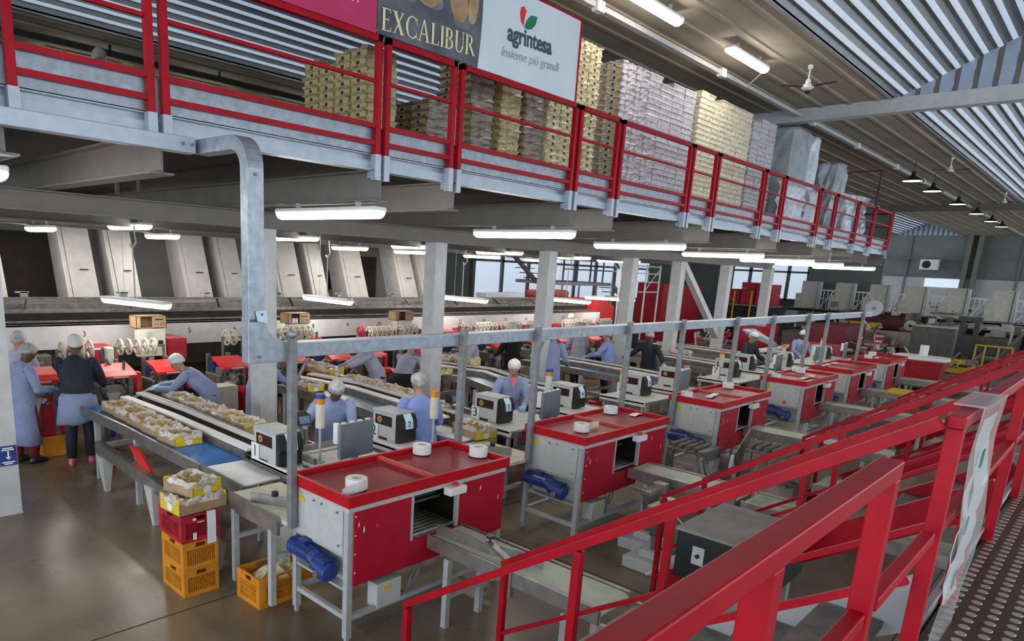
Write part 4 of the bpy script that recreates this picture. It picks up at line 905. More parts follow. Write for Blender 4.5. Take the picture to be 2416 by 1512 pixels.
# control panels with cardboard boxes on top
def panel(label, x, blab, bz=1.645):
    t = thing('button_cabinet', label, 'control panel', (x, 11.25, 0))
    MB().box(0.18,0.02,0,0.26,0.1,1.2).build('stand', GREYF, t)
    MB().box(0,0,1.18,0.46,0.14,1.64).build('enclosure', CABB, t, bevel=0.01)
    m = MB()
    for k in range(4): m.cyl((0.08+k*0.07,0,1.30),(0.08+k*0.07,-0.015,1.30),0.016,8)
    m.box(0.33,-0.008,1.36,0.41,0,1.44).box(0.09,-0.008,1.36,0.12,0,1.40).box(0.16,-0.008,1.36,0.19,0,1.40).box(0.24,-0.008,1.36,0.27,0,1.40)
    m.build('buttons', BLACK, t); MB().box(0.14,-0.004,1.48,0.24,0,1.58).build('data_plate', GREYF, t)
    b_ = thing('cardboard_box', blab, 'cardboard box', (x-0.02, 11.24, bz)); 
    w, d, h, q = 0.50, 0.28, 0.20, 0.008
    MB().box(0,0,0,w,d,q).box(0,d-q,0,w,d,h).box(0,0,0,q,d,h).box(w-q,0,0,w,d,h).box(w*0.52,0,0,w,q,h).box(0,0,0,0.07,q,h).box(0,0,h-q,w,d,h).build('carton', CARD, b_)
    m = MB()
    for k in range(4): m.box(w*0.60+k*0.05,-0.002,0.05,w*0.62+k*0.05,0,0.08)
    m.box(w*0.62,-0.002,0.13,w*0.88,0,0.15); m.build('print', DBROWN, b_)
    return b_
panel('white control panel with black buttons right of reels at left', 4.45, 'open cardboard box on the nearest white control panel')
b2 = panel('white control panel behind the corner post', 7.30, 'cardboard box holding two white rolls on the second control panel')
for k in range(2):
    o = MB().cyl((0,0,0),(0,0,0.09),0.035,12).build('white_roll', PAPER); o.location = (7.42+0.085*k, 11.30, 1.656); tag(o, 'small white roll in the cardboard box on second control panel', 'roll', 'white rolls in the cardboard box')
panel('white control panel left of the second column', 10.05, 'cardboard box leaning open on third control panel')
for k, (x, w) in enumerate(((3.75,0.42),(4.98,0.34),(7.85,0.30),(9.6,0.9),(11.35,0.8),(12.6,0.7),(14.1,0.7),(15.4,0.5),(16.6,0.7),(18.2,0.5))):
    rbox('drive_guard', ['red guard box above grey bottle at left','tall red guard panel right of white control panel','red guard box right of second control panel','long red guard behind the single red reel','red guard right of the second column','red guard above the pink capped worker','red guard left of the third column','red guard right of the third column','red guard behind the lilac coat','farthest red guard of the row'][k],
         'guard', x, 11.35, 1.12 if k != 1 else 1.1, x+w, 11.995, 1.34 if k != 1 else 1.45, REDPL, 'red guards under the sorting line')
# bins and buckets by the packers
rbox('waste_bin', 'tall dark red bin between the two nearest workers', 'bin', 2.72, 10.30, 0.30, 3.02, 10.65, 0.86, REDPL)
rbox('plastic_crate', 'orange crate under the dark red bin at left', 'crate', 2.69, 10.27, 0.0, 3.05, 10.68, 0.295, ORANGE)
rbox('waste_bin', 'red bin left of the vertical duct behind leaning worker', 'bin', 5.55, 9.85, 0.22, 5.98, 10.1, 0.80, REDPL)
rbox('plastic_crate', 'orange crate under the red bin left of the duct', 'crate', 5.52, 9.82, 0.0, 6.0, 10.12, 0.215, ORANGE)
rbox('motor_cabinet', 'beige cabinet right of leaning white capped worker', 'cabinet', 5.0, 9.8, 0.0, 5.42, 10.12, 0.86, CABB)
def bag_bin(label, x, y, z0=0.35):
    t = thing('lined_bin', label, 'bin', (x, y, 0))
    MB().taper(0,0,z0,z0+0.48,0.16,0.14,0.19,0.17).build('bag', REDBR, t); MB().taper(0,0,0,z0,0.15,0.13,0.15,0.13).build('stand', STEELD, t)
    n = 12; MB().loft([[(0.19*math.cos(2*PI*k/n)*f, 0.17*math.sin(2*PI*k/n)*f, z+0.03*(k%2)) for k in range(n)] for f, z in ((1.0,z0+0.46),(1.12,z0+0.50),(0.9,z0+0.53))]).build('bag_rim', REDBR, t)
bag_bin('bright red lined bin behind black skirted worker', 8.55, 9.85)
bag_bin('bright red bin below the third conveyor near facing packer', 9.0, 6.9, 0.1)
rbox('plastic_crate', 'red crate under the fourth conveyor beside amber signal light', 'crate', 10.4, 6.4, 0.35, 10.75, 6.8, 0.65, REDPL)
o = rbox('canister', 'grey canister on a stand left of the five reel rack', 'canister', 3.80, 10.86, 1.1, 3.93, 10.99, 1.42, CABB, bev=0.03); MB().box(0.03,0.03,-1.1,0.10,0.10,0).build('stand', BLUEP, o)
# ---------------------------------------------------------------- sorting line
t = thing('sorting_line', 'long sorting line with white numbered beam running behind the workers', 'sorting machine', (0,12.0,0))
bm_ = MB().box(-3,0,1.27,19.4,0.05,1.66).box(-3,0.0,1.64,19.4,0.09,1.66).build('numbered_beam', mat('beam_white',(0.66,0.655,0.65),0.4,var=0.07), t)
for n in range(1, 19):
    text('number', str(n), INK, bm_, (2.98+0.9*(n-2), -0.003, 1.50), 0.13, FACE_NY)
MB().box(-3,0.5,1.66,19.4,0.58,1.80).build('brush_band', mat('dark_brush',(0.022,0.016,0.012),0.9,var=0.4), t)
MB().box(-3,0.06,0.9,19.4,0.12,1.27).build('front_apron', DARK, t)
MB().box(-3,0.4,1.66,19.4,0.47,1.69).box(-3,0.58,1.80,19.4,0.66,1.86).build('edge_rail', STEELD, t)
MB().box(-3,0.9,1.78,19.4,1.0,1.93).box(-3,1.1,1.98,19.4,1.16,2.02).build('upper_rail', STEELD, t)
MB().box(-3,2.0,1.84,19.4,2.12,1.95).build('rear_rail', STEEL, t)
for k in range(11):
    x = 1.2+k*1.7
    MB().box(x,0.2,0,x+0.1,0.3,1.27).build('support_leg', STEELD, t)
    MB().bar((x+0.3,0.62,1.86),(x+0.42,0.95,2.0),0.03,0.03).build('rail_bracket', BLACK, t)
    MB().box(x+0.5,1.6,1.93,x+0.62,1.63,2.08).box(x+0.42,1.6,2.06,x+0.64,1.63,2.09).build('hook', STEEL, t)
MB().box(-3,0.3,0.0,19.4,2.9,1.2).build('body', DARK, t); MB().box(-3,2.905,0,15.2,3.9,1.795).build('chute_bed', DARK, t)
for k in range(8):
    x = 3.0+k*2.1; m = MB(); m.box(x,-0.25,1.02,x+0.3,0.0,1.22); m.build('gear_housing', STEELD, t, bevel=0.02)
# sloped pale chute panels feeding the line from behind
CXS = [(3.05,0.5),(4.72,0.50),(5.62,0.45),(7.20,0.52),(8.12,0.45),(9.62,0.60),(10.62,0.38),(11.75,0.60),(13.7,0.55),(14.6,0.45)]
for k, (x, w) in enumerate(CXS):
    mb = MB(); mb.prism([(x,15.0,1.80),(x,15.12,1.80),(x,15.72,3.42),(x,15.60,3.42)], (w,0,0))
    o = tag(mb.build('chute_panel', CHUTE), 'pale sloped panel rising behind sorting line, ' + ['first','second','third','fourth','fifth','sixth','seventh','eighth','ninth','tenth'][k] + ' from left', 'panel', 'pale sloped panels behind the sorting line')
    MB().box(x+w*0.4,15.20,2.43,x+w*0.72,15.23,2.45).build('slot', DARK, o)
    MB().prism([(x-0.10,15.02,1.80),(x-0.10,15.7,1.80),(x-0.10,16.2,3.42),(x-0.10,15.62,3.42)], (0.09,0,0)).build('side_web', CHUTE, o)
struct('door_1', MB().box(3.9,16.93,1.0,5.6,16.99,3.15), DBROWN)
struct('door_2', MB().box(8.4,16.95,0.6,9.4,17.0,3.0).box(13.0,16.95,0.6,14.2,17.0,3.0), DBROWN)
struct('window_4', MB().box(15.2,16.93,1.2,16.4,16.99,3.1), WINM)
sg = MB().box(8.75,16.92,2.12,9.35,16.95,2.82); o = tag(sg.build('exit_sign', PAPER), 'green and white emergency exit sign on the back wall', 'sign')
MB().box(8.79,16.91,2.24,9.31,16.92,2.80).build('green_field', GREENS, o); MB().prism([(9.0,16.91,2.72),(9.1,16.91,2.72),(9.1,16.91,2.5),(9.15,16.91,2.5),(9.05,16.91,2.38),(8.95,16.91,2.5),(9.0,16.91,2.5)],(0,-0.003,0)).build('arrow', PAPER, o)
t = thing('insect_lamp', 'cyan glowing insect lamp on the wall between sloped panels', 'lamp', (12.45, 16.87, 2.1))
MB().box(-0.05,0,-0.1,0.42,0.12,0.45).build('housing', BLACK, t)
for k in range(4): MB().cyl((0.0,-0.02,0.02+0.1*k),(0.37,-0.02,0.02+0.1*k),0.025,8).build('tube', GLOWC, t)
# ---------------------------------------------------------------- people
def ik(a, b, l1, l2, pole):
    a, b = Vector(a), Vector(b); d = b-a; L = min(d.length, (l1+l2)*0.995); d.normalize(); b = a+d*L
    t = (l1*l1-l2*l2+L*L)/(2*L); h = math.sqrt(max(0, l1*l1-t*t))
    p = Vector(pole); p = (p-d*p.dot(d)).normalized()
    return a+d*t+p*h, b
def skin_mesh(verts, edges, radii, sub=1):
    me = bpy.data.meshes.new('tmp'); me.from_pydata([tuple(v) for v in verts], edges, []); me.update()
    o = bpy.data.objects.new('tmp', me); C.objects.link(o)
    o.modifiers.new('skin', 'SKIN')
    sv = me.skin_vertices[0].data
    for i, r in enumerate(radii): sv[i].radius = r if isinstance(r, tuple) else (r, r); sv[i].use_root = (i == 0)
    s_ = o.modifiers.new('sub', 'SUBSURF'); s_.levels = sub; s_.render_levels = sub
    dg = bpy.context.evaluated_depsgraph_get(); ev = o.evaluated_get(dg); r = bpy.data.meshes.new_from_object(ev)
    bpy.data.objects.remove(o); return r
def ell(c, ax, rx, ry, n=14, fwd=(0,1,0)):      # elliptical ring about axis ax: rx sideways, ry forward
    ax = Vector(ax).normalized(); sd = Vector(fwd).cross(ax).normalized(); fw = ax.cross(sd)
    return [Vector(c)+sd*rx*math.cos(2*PI*k/n)+fw*ry*math.sin(2*PI*k/n) for k in range(n)]
def glove(parent, w, d, m, side, curl=0.5):
    d = Vector(d).normalized(); up = Vector((0,0,1)); sx = d.cross(up).normalized() if abs(d.z) < 0.95 else Vector((1,0,0)); nz = sx.cross(d)
    w = Vector(w); mb = MB(); P = lambda a, b, c: w+d*a+sx*b+nz*c
    mb.loft([[P(a, b*math.cos(2*PI*k/8), c*math.sin(2*PI*k/8)) for k in range(8)] for a, b, c in ((-0.05,0.036,0.032),(0,0.030,0.024),(0.04,0.042,0.018),(0.085,0.043,0.016),(0.095,0.03,0.012))])
    for i, (o_, L) in enumerate(((-0.030,0.062),(-0.010,0.075),(0.011,0.070),(0.031,0.055))):
        mb.tube([P(0.085,o_,0), P(0.085+L*0.55,o_*1.1,-0.008-0.01*i*0.3), P(0.085+L*0.85,o_*1.1,-0.022-curl*0.02)], [0.010,0.009,0.007], 6)
    s_ = side
    mb.tube([P(0.02,0.03*s_,0), P(0.055,0.058*s_,-0.012), P(0.088,0.060*s_,-0.022)], [0.013,0.011,0.008], 6)
    return mb.build('glove', m, parent, smooth=True)
def person(label, x, y, rz, H=1.62, lean=0.0, coat=COAT, hem=0.30, legm=NAVY, cap=NET, skin=SKIN, hands=((-0.25,0.35,0.95),(0.25,0.35,0.95)), z=0.0,
           face=False, headp=0.25, headt=0.0, shoes=BLACK, sleeve=0.96, wide=1.0, glovem=GLOVE, extra=None, stride=0.05, hair=HAIR):
    t = thing('person', label, 'person', (x, y, z), rz)
    k = H/1.65
    pel = Vector((0, -0.20*math.sin(lean), 0.90*k-0.04*abs(math.sin(lean)))); d = Vector((0, math.sin(lean), math.cos(lean)))
    chest = pel+d*0.30*k; nb = pel+d*0.50*k
    hd = Vector((math.sin(headt)*0.3, math.sin(lean*0.75+headp), math.cos(lean*0.75+headp))).normalized()
    hc = nb+hd*0.165*k
    sh = [nb-d*0.06*k+Vector((s*0.175*k*wide, 0, 0)) for s in (-1, 1)]
    el, wr = [], []
    for i, s in enumerate((-1, 1)):
        e, w_ = ik(sh[i], hands[i], 0.29*k, 0.25*k, (s*0.45, -0.35, -0.9)); el.append(e); wr.append(w_)
    hip = [pel+Vector((s*0.09*k, 0, -0.04)) for s in (-1, 1)]
    kn = [Vector((s*0.10*k, 0.03+s*stride, 0.47*k)) for s in (-1, 1)]; an = [Vector((s*0.11*k, -0.03+s*stride, 0.08)) for s in (-1, 1)]
    toe = [a+Vector((0, 0.15, -0.045)) for a in an]
    V = [pel, pel+d*0.15*k, chest, nb, nb+hd*0.07*k, hc-hd*0.02*k, hc+hd*0.07*k]; R_ = [(0.14,0.11),(0.13,0.10),(0.15,0.11),(0.06,0.06),0.05,0.078,0.06]
    E_ = [(0,1),(1,2),(2,3),(3,4),(4,5),(5,6)]
    for i in (0, 1):
        b = len(V); V += [sh[i], el[i], wr[i], wr[i]+(wr[i]-el[i]).normalized()*0.06]; R_ += [0.06, 0.043, 0.030, 0.028]; E_ += [(2,b),(b,b+1),(b+1,b+2),(b+2,b+3)]
        b = len(V); V += [hip[i], kn[i], an[i], toe[i]]; R_ += [0.085, 0.055, 0.040, 0.035]; E_ += [(0,b),(b,b+1),(b+1,b+2),(b+2,b+3)]
    me = skin_mesh(V, E_, [tuple(q*k for q in r) if isinstance(r, tuple) else r*k for r in R_])
    fw = Matrix.Rotation(-headt, 3, 'Z') @ (Vector((0,1,0))-hd*hd.y).normalized(); sd = fw.cross(hd)
    fm = MB()
    if True:     # face: skull front, brow, nose, chin, ears added to the one body mesh
        Q = lambda a, b, c: hc+sd*a*k+fw*b*k+hd*c*k
        fm.loft([[Q(rx*math.cos(2*PI*j/14), oy+ry*math.sin(2*PI*j/14), zz) for j in range(14)] for zz, rx, ry, oy in ((-0.115,0.022,0.022,0.045),(-0.105,0.042,0.05,0.03),(-0.07,0.060,0.078,0.015),(-0.02,0.070,0.092,0.005),(0.03,0.074,0.096,0.0),(0.075,0.062,0.080,-0.005),(0.105,0.03,0.04,-0.008))])
        fm.add([Q(-0.010,0.088,0.02), Q(0.010,0.088,0.02), Q(0.017,0.090,-0.038), Q(-0.017,0.090,-0.038), Q(0,0.118,-0.034)], [(0,1,4),(1,2,4),(2,3,4),(3,0,4)])
        fm.loft([[Q(0.05*math.cos(2*PI*j/8), 0.085+0.012*math.sin(2*PI*j/8), c) for j in range(8)] for c in (0.022,0.034)])
        for s in (-1, 1): fm.loft([[Q(s*(0.074+o), -0.005+0.018*math.cos(2*PI*j/8), -0.01+0.03*math.sin(2*PI*j/8)) for j in range(8)] for o in (-0.008, 0.012)])
    bm = bmesh.new(); bm.from_mesh(me)
    tmp = bpy.data.meshes.new('t2'); tmp.from_pydata([tuple(v) for v in fm.v], [], fm.f); bm.from_mesh(tmp); bm.to_mesh(me); bm.free(); bpy.data.meshes.remove(tmp)
    me.polygons.foreach_set('use_smooth', [True]*len(me.polygons))
    me.materials.clear(); me.materials.append(skin); me.name = 'body'
    b = bpy.data.objects.new('body', me); C.objects.link(b); b.parent = t
    if face:
        for s in (-1, 1): MB().ball(Q(s*0.028, 0.088, 0.005), 0.009*k, 0.006*k, 0.006*k, 8, 6).build('eye', INK, t)
        MB().loft([[Q(0.024*math.cos(2*PI*j/10), 0.083+0.010*math.sin(2*PI*j/10), c) for j in range(10)] for c in (-0.072,-0.060)]).build('mouth', mat('lip_tone',(0.28,0.08,0.07),0.5) if 'lip_tone' not in MATS else MATS['lip_tone'], t)
        for s in (-1, 1): MB().bar(Q(s*0.012,0.090,0.026), Q(s*0.045,0.078,0.024), 0.008, 0.006).build('eyebrow', hair, t)
    # clothing
    mb = MB()
    hz = hem*k
    rings = []
    low = 0.5*(pel.y)
    rings.append(ell((0, low+0.02, hz), (0,0,1), 0.225*k*wide, 0.175*k)); rings.append(ell((0, low, hz+(0.72*k-hz)*0.5), (0,0,1), 0.215*k*wide, 0.165*k))
    rings.append(ell((0, pel.y*0.85, 0.76*k), (0, math.sin(lean*0.4), math.cos(lean*0.4)), 0.20*k*wide, 0.155*k))
    ax = Vector((0, math.sin(lean*0.8), math.cos(lean*0.8)))
    rings.append(ell(pel+d*0.05*k, ax, 0.195*k*wide, 0.15*k)); rings.append(ell(pel+d*0.18*k, d, 0.17*k*wide, 0.135*k)); rings.append(ell(pel+d*0.33*k, d, 0.185*k*wide, 0.135*k))
    rings.append(ell(pel+d*0.42*k, d, 0.185*k*wide, 0.115*k)); rings.append(ell(pel+d*0.475*k, d, 0.12*k*wide, 0.085*k)); rings.append(ell(nb+hd*0.02*k, hd, 0.065*k, 0.062*k))
    mb.loft(rings)
    for i in (0, 1):
        w2 = el[i]+(wr[i]-el[i])*sleeve
        mb.tube([sh[i]+Vector(((-0.03 if i else 0.03),0,0.01)), sh[i]+(el[i]-sh[i])*0.15, sh[i]+(el[i]-sh[i])*0.5, el[i], w2], [0.060*k, 0.073*k, 0.068*k, 0.060*k, 0.050*k], 12)
        mb.ball(sh[i], 0.066*k, n=12, m=10)
        mb.ball(el[i], 0.060*k, n=10, m=8)
    if hem < 0.70:
        cz = MB()
    mb.build('coat', coat, t, smooth=True)
    lg = MB()
    for i in (0, 1):
        lg.tube([hip[i]+Vector((0,0,0.05)), kn[i], an[i]+Vector((0,0,0.01))], [0.105*k, 0.075*k, 0.062*k], 12)
    lg.build('trousers', legm, t, smooth=True)
    for i in (0, 1): 
        a = an[i]; MB().loft([ell((a.x, a.y+o, 0.0), (0,0,1), rx, ry, 12)[0:0] or [(a.x+rx*math.cos(2*PI*j/12), a.y+o+ry*math.sin(2*PI*j/12), zz) for j in range(12)] for zz, rx, ry, o in ((0.0,0.045,0.13,0.06),(0.03,0.048,0.13,0.06),(0.06,0.042,0.10,0.045),(0.10,0.036,0.05,0.01))]).build('shoe', shoes if i else (shoes), t, smooth=True)
        gd = (wr[i]-el[i]).normalized()
        glove(t, wr[i]+gd*0.02, gd+Vector((0,0.15,-0.15)), glovem, 1 if i == 0 else -1)
    if cap is not None:      # hair net or cap over the hair
        cb = MB(); Q2 = lambda a, b_, c: hc+sd*a*k+fw*b_*k+hd*c*k
        cb.loft([[Q2(rx*math.cos(2*PI*j/16), oy+ry*math.sin(2*PI*j/16), zz+tl*math.sin(2*PI*j/16)) for j in range(16)] for zz, rx, ry, oy, tl in ((-0.015,0.080,0.098,-0.012,0.050),(0.005,0.094,0.108,-0.018,0.050),(0.05,0.098,0.112,-0.022,0.03),(0.095,0.084,0.096,-0.020,0.015),(0.125,0.05,0.06,-0.015,0.0),(0.135,0.01,0.01,-0.012,0.0))])
        cb.build('hair_net', cap, t, smooth=True)
    else:
        cb = MB(); Q2 = lambda a, b_, c: hc+sd*a*k+fw*b_*k+hd*c*k
        cb.loft([[Q2(rx*math.cos(2*PI*j/14), oy+ry*math.sin(2*PI*j/14), zz+tl*math.sin(2*PI*j/14)) for j in range(14)] for zz, rx, ry, oy, tl in ((-0.05,0.074,0.085,-0.018,0.07),(0.0,0.080,0.098,-0.012,0.06),(0.05,0.079,0.098,-0.010,0.03),(0.09,0.06,0.078,-0.008,0.01),(0.112,0.01,0.01,-0.005,0.0))])
        cb.build('hair', hair, t, smooth=True)
    if extra: extra(t, k, pel, d, nb, hd, Q)
    return t
def tied_coat(t, k, pel, d, nb, hd, Q):
    n = 18; mb = MB()
    mb.loft([[(rx*k*math.cos(2*PI*j/n), -0.02+ry*k*math.sin(2*PI*j/n), (zz+0.05*math.sin(2*PI*j/n*1.0+1.0)*f+0.02*math.sin(5*2*PI*j/n)*f)*k) for j in range(n)] for zz, rx, ry, f in ((0.60,0.27,0.23,1.0),(0.74,0.245,0.20,0.6),(0.88,0.225,0.18,0.2),(0.95,0.205,0.16,0.0))])
    mb.build('tied_coat', COAT, t, smooth=True)
def skirt(t, k, pel, d, nb, hd, Q):
    n = 16; MB().loft([[(rx*k*math.cos(2*PI*j/n), pel.y-0.03+ry*k*math.sin(2*PI*j/n), zz*k) for j in range(n)] for zz, rx, ry in ((0.40,0.29,0.30),(0.62,0.30,0.30),(0.82,0.26,0.25),(0.94,0.19,0.16))]).build('skirt', BLACKC, t, smooth=True)
def collar(m):
    def f(t, k, pel, d, nb, hd, Q):
        a = nb+Vector((0,0.06,-0.02)); MB().prism([a+Vector((-0.05,0.03,0.03)), a+Vector((0.05,0.03,0.03)), a+Vector((0.0,0.075,-0.14))], (0,0.012,0)).build('collar', m, t)
    return f
def capband(t, k, pel, d, nb, hd, Q):
    MB().loft([[Q(rx*math.cos(2*PI*j/16), -0.012+ry*math.sin(2*PI*j/16), zz+0.02*math.sin(2*PI*j/16)) for j in range(16)] for zz, rx, ry in ((0.018,0.096,0.112),(0.040,0.100,0.114))]).build('cap_band', NAVY, t)
person('person in lilac coat and hair net half hidden by the left pillar', 2.62, 10.95, -0.9, 1.66, 0.1, COATL, 0.35, cap=NET)
person('person in long blue coat and maroon trousers, hair net, looking down at left edge', 2.48, 10.2, -1.35, 1.60, 0.10, COAT, 0.27, MAROON, NET, SKIND, ((-0.2,0.32,1.0),(0.22,0.30,1.0)), headp=0.5)
p3 = person('person in dark sweater with blue coat tied round the waist and white cap', 3.03, 9.78, -0.45, 1.72, 0.12, NAVY, 0.80, NAVY, NETW, SKIND, ((-0.10,0.42,1.02),(0.28,0.38,1.02)), wide=1.12, extra=tied_coat, shoes=PINK)
person('person in blue coat and white cap leaning low over fruit boxes at left', 4.68, 9.58, 0.95, 1.62, 0.85, COAT, 0.45, NAVY, NETW, SKIN, ((-0.16,0.60,0.92),(0.14,0.62,0.92)), headp=0.1, wide=1.15)
person('person in pale lilac coat with rolled sleeves reaching into yellow fruit boxes', 7.92, 9.45, 1.05, 1.64, 0.55, COATL, 0.45, NAVY, NET, SKIN, ((-0.28,0.68,1.0),(0.22,0.62,0.98)), sleeve=0.45)
person('person in blue coat mostly hidden behind the vertical duct', 5.40, 9.15, -1.3, 1.62, 0.15, COAT, 0.30, NAVY, NET, SKIN, ((-0.2,0.40,0.98),(0.25,0.42,0.96)))
person('packer with grey hair net and blue coat looking down behind the nearest screen', 4.76, 6.40, PI-0.5, 1.58, 0.28, COAT, 0.45, NAVY, NET, SKIND, ((-0.12,0.42,0.98),(0.42,0.34,0.98)), face=True, headp=0.55, headt=-0.2, wide=1.1, sleeve=0.8)
person('person in bright blue shirt and hair net seen from behind at second table', 5.55, 5.74, -0.35, 1.60, 0.12, SHIRT, 0.82, NAVY, NET, SKIN, ((-0.22,0.32,0.98),(0.26,0.30,0.95)), wide=1.15)
person('person in lilac top and wide black skirt bending beside the second column', 8.55, 9.30, -1.1, 1.60, 0.75, COATL, 0.78, BLACKC, NET, SKIN, ((-0.2,0.62,0.9),(0.2,0.6,0.9)), extra=skirt)
person('person in lilac coat and pink cap right of the nearest-column reels', 10.75, 9.6, 1.1, 1.60, 0.2, COATL, 0.75, NAVY, mat('pink_cap', (0.72,0.40,0.38), 0.7, var=0.1), SKIN, ((-0.1,0.36,1.02),(0.1,0.34,1.05)))
person('person all in black with pinkish white cap behind the third column gap', 11.75, 9.35, -0.2, 1.70, 0.1, BLACKC, 0.50, BLACKC, NETW, SKIN, ((-0.2,0.35,1.0),(0.25,0.35,0.98)))
person('person with pale hair net, pink collar and blue coat facing left behind printer 3', 7.88, 6.24, PI-0.75, 1.60, 0.22, COAT, 0.45, NAVY, NETW, SKIN, ((-0.15,0.35,0.98),(0.25,0.36,0.98)), face=True, headp=0.30, extra=collar(PINK))
person('person in blue coat stretching one arm to the right at the third column', 11.6, 8.2, -1.25, 1.72, 0.05, COAT, 0.40, NAVY, NET, SKIN, ((-0.10,0.55,1.15),(0.25,0.3,1.0)))
person('person in lilac coat seen from behind, right of the outstretched arm', 14.6, 9.55, -0.5, 1.62, 0.1, COATL, 0.40, NAVY, NET, SKIN, ((-0.2,0.35,1.0),(0.3,0.35,1.0)))
person('person in blue shirt and grey hair net seen from behind with arms out left', 13.85, 8.25, 0.25, 1.60, 0.1, SHIRT, 0.60, NAVY, NET, SKIN, ((-0.42,0.35,1.02),(0.25,0.25,1.0)))
person('person in dark uniform and hair net with both arms spread over the belt', 14.45, 7.55, 1.55, 1.62, 0.15, NAVY, 0.60, NAVY, NET, SKIND, ((-0.55,0.30,0.98),(0.60,0.22,0.90)), headp=0.15)
person('person in black behind the dark uniformed worker', 17.1, 9.5, -0.3, 1.62, 0.2, BLACKC, 0.4, BLACKC, NETW, SKIND)
person('person with white cap standing far back by the sorting line', 16.6, 11.2, 2.6, 1.66, 0.0, COATL, 0.4, NAVY, NETW, SKIN)
person('person in white cap with dark band facing forward left of printer 9', 17.5, 6.55, PI-0.3, 1.62, 0.15, NAVY, 0.5, NAVY, NETW, SKIN, face=True, headp=0.4, extra=capband)
person('person in blue coat and white cap beyond the last printers', 20.6, 6.35, PI-0.6, 1.58, 0.15, COAT, 0.5, NAVY, NETW, SKIND, headp=0.3)
person('bald grey haired man on the upper floor, only his head above the rail', 4.17, 11.6, -1.2, 1.72, 0.05, NAVY, 0.75, NAVY, None, SKIN, ((-0.2,0.15,0.85),(0.25,0.15,0.85)), z=MF, glovem=SKIN, hair=HAIRG)
# ---------------------------------------------------------------- goods on the upper floor
def tray_mesh(name, m_long, m_end, ends_x, lx, ly, h, seed):
    """one nested fruit tray with a crumpled liner rim; ends_x: short printed ends face -x/+x, else -y/+y"""
    r = random.Random(seed); t = thing(name, 'tray', 'fruit tray', (0,0,-50))
    n = 20; rings = []
    for z, f, a in ((0,0.93,0.0),(h*0.55,0.96,0.006),(h*0.8,1.03,0.016),(h*1.05,1.06,0.022),(h*1.12,0.93,0.02)):
        g = []
        for k in range(n):
            th = 2*PI*(k+0.5)/n; c_, s_ = math.cos(th), math.sin(th); q = max(abs(c_), abs(s_))
            g.append((c_/q*lx/2*f+r.uniform(-a,a), s_/q*ly/2*f+r.uniform(-a,a), z+r.uniform(-a,a)*0.5))
        rings.append(g)
    MB().loft(rings).build('liner_wrap', m_long, t)
    for s in (-1, 1):
        mb = MB()
        if ends_x:
            x = s*lx*0.482; mb.box(min(x,x+s*0.012), -ly*0.44, 0.0, max(x,x+s*0.012), ly*0.44, h*0.62)
        else:
            y = s*ly*0.482; mb.box(-lx*0.44, min(y,y+s*0.012), 0.0, lx*0.44, max(y,y+s*0.012), h*0.62)
        en = mb.build('end_side', m_end, t)
        if ends_x: MB().box(min(x+s*0.012,x+s*0.015),-0.022,h*0.12,max(x+s*0.012,x+s*0.015),0.022,h*0.5).build('hand_hole', DBROWN, en)
        else: MB().box(-0.022,min(y+s*0.012,y+s*0.015),h*0.12,0.022,max(y+s*0.012,y+s*0.015),h*0.5).build('hand_hole', DBROWN, en)
    return t
protos = {}
def proto(kind, seed):
    k = (kind, seed)
    if k not in protos:
        a = {'yx': (YELW, TRAYY, True, 0.40, 0.285), 'bx': (BROWNW, YELW, True, 0.40, 0.285), 'cy': (CREAMW, TRAYY, False, 0.285, 0.40), 'ly': (LILAC, YELW, True, 0.40, 0.285)}[kind]
        protos[k] = tray_mesh('fruit_tray', a[0], a[1], a[2], a[3], a[4], 0.082, seed*7+3)
    return protos[k]
TR = []       # (distance, kind, x, y, z, label, group)
def stack(kind, x0, y0, nx, ny, top, label):
    lx, ly = (0.285, 0.40) if kind == 'cy' else (0.40, 0.285)
    z = MF+0.13; n = int((top-z)/0.084)
    q = MB()
    for k in range(3): q.box(x0-0.02, y0+k*(ny*ly-0.1)/2, MF+0.002, x0+nx*lx+0.02, y0+k*(ny*ly-0.1)/2+0.1, MF+0.10)
    q.box(x0-0.02, y0-0.01, MF+0.10, x0+nx*lx+0.02, y0+ny*ly+0.01, MF+0.125)
    tag(q.build('pallet', WOOD), 'wooden pallet under the ' + label, 'pallet')
    for i in range(nx):
        for j in range(ny):
            if i > 0 and j > 0 and not (i == nx-1 or j == ny-1): continue
            nn = n - RND.choice((0,0,0,1))
            for k in range(nn):
                inner = i > 0 and j > 0
                if inner and k < nn-1: continue
                TR.append((math.hypot(x0+i*lx, y0+j*ly) + (6 if inner or (i > 0 and j > 0) else 0) + (3 if (j > 0 and i > 0) else 0), kind, x0+(i+0.5)*lx+RND.uniform(-.008,.008), y0+(j+0.5)*ly+RND.uniform(-.008,.008), z+0.084*k, label))
stack('yx', 4.84, 6.0, 1, 4, 5.06, 'yellow tray stack under the dark banner')
stack('bx', 5.75, 6.05, 1, 2, 4.72, 'low brown tray stack right of the yellow stack')
stack('yx', 6.20, 6.1, 1, 2, 4.75, 'low yellow tray stack beside the low brown one')
stack('bx', 6.42, 6.0, 1, 2, 5.40, 'brown tray stack below the white banner')
stack('yx', 6.98, 6.02, 1, 2, 5.35, 'narrow yellow tray stack below the white banner')
stack('bx', 7.44, 6.0, 1, 2, 5.40, 'second brown tray stack below white banner')
stack('cy', 7.90, 5.98, 4, 1, 5.98, 'tall cream tray stack right of white banner')
stack('ly', 9.66, 6.0, 6, 2, 5.98, 'broad lilac wrapped tray stack')
stack('cy', 12.25, 6.0, 8, 1, 6.05, 'cream tray stack right of the lilac stack')
stack('ly', 14.62, 6.0, 3, 2, 6.05, 'far lilac wrapped tray stack left of grey pallet')
TR.sort(key=lambda a: a[0])
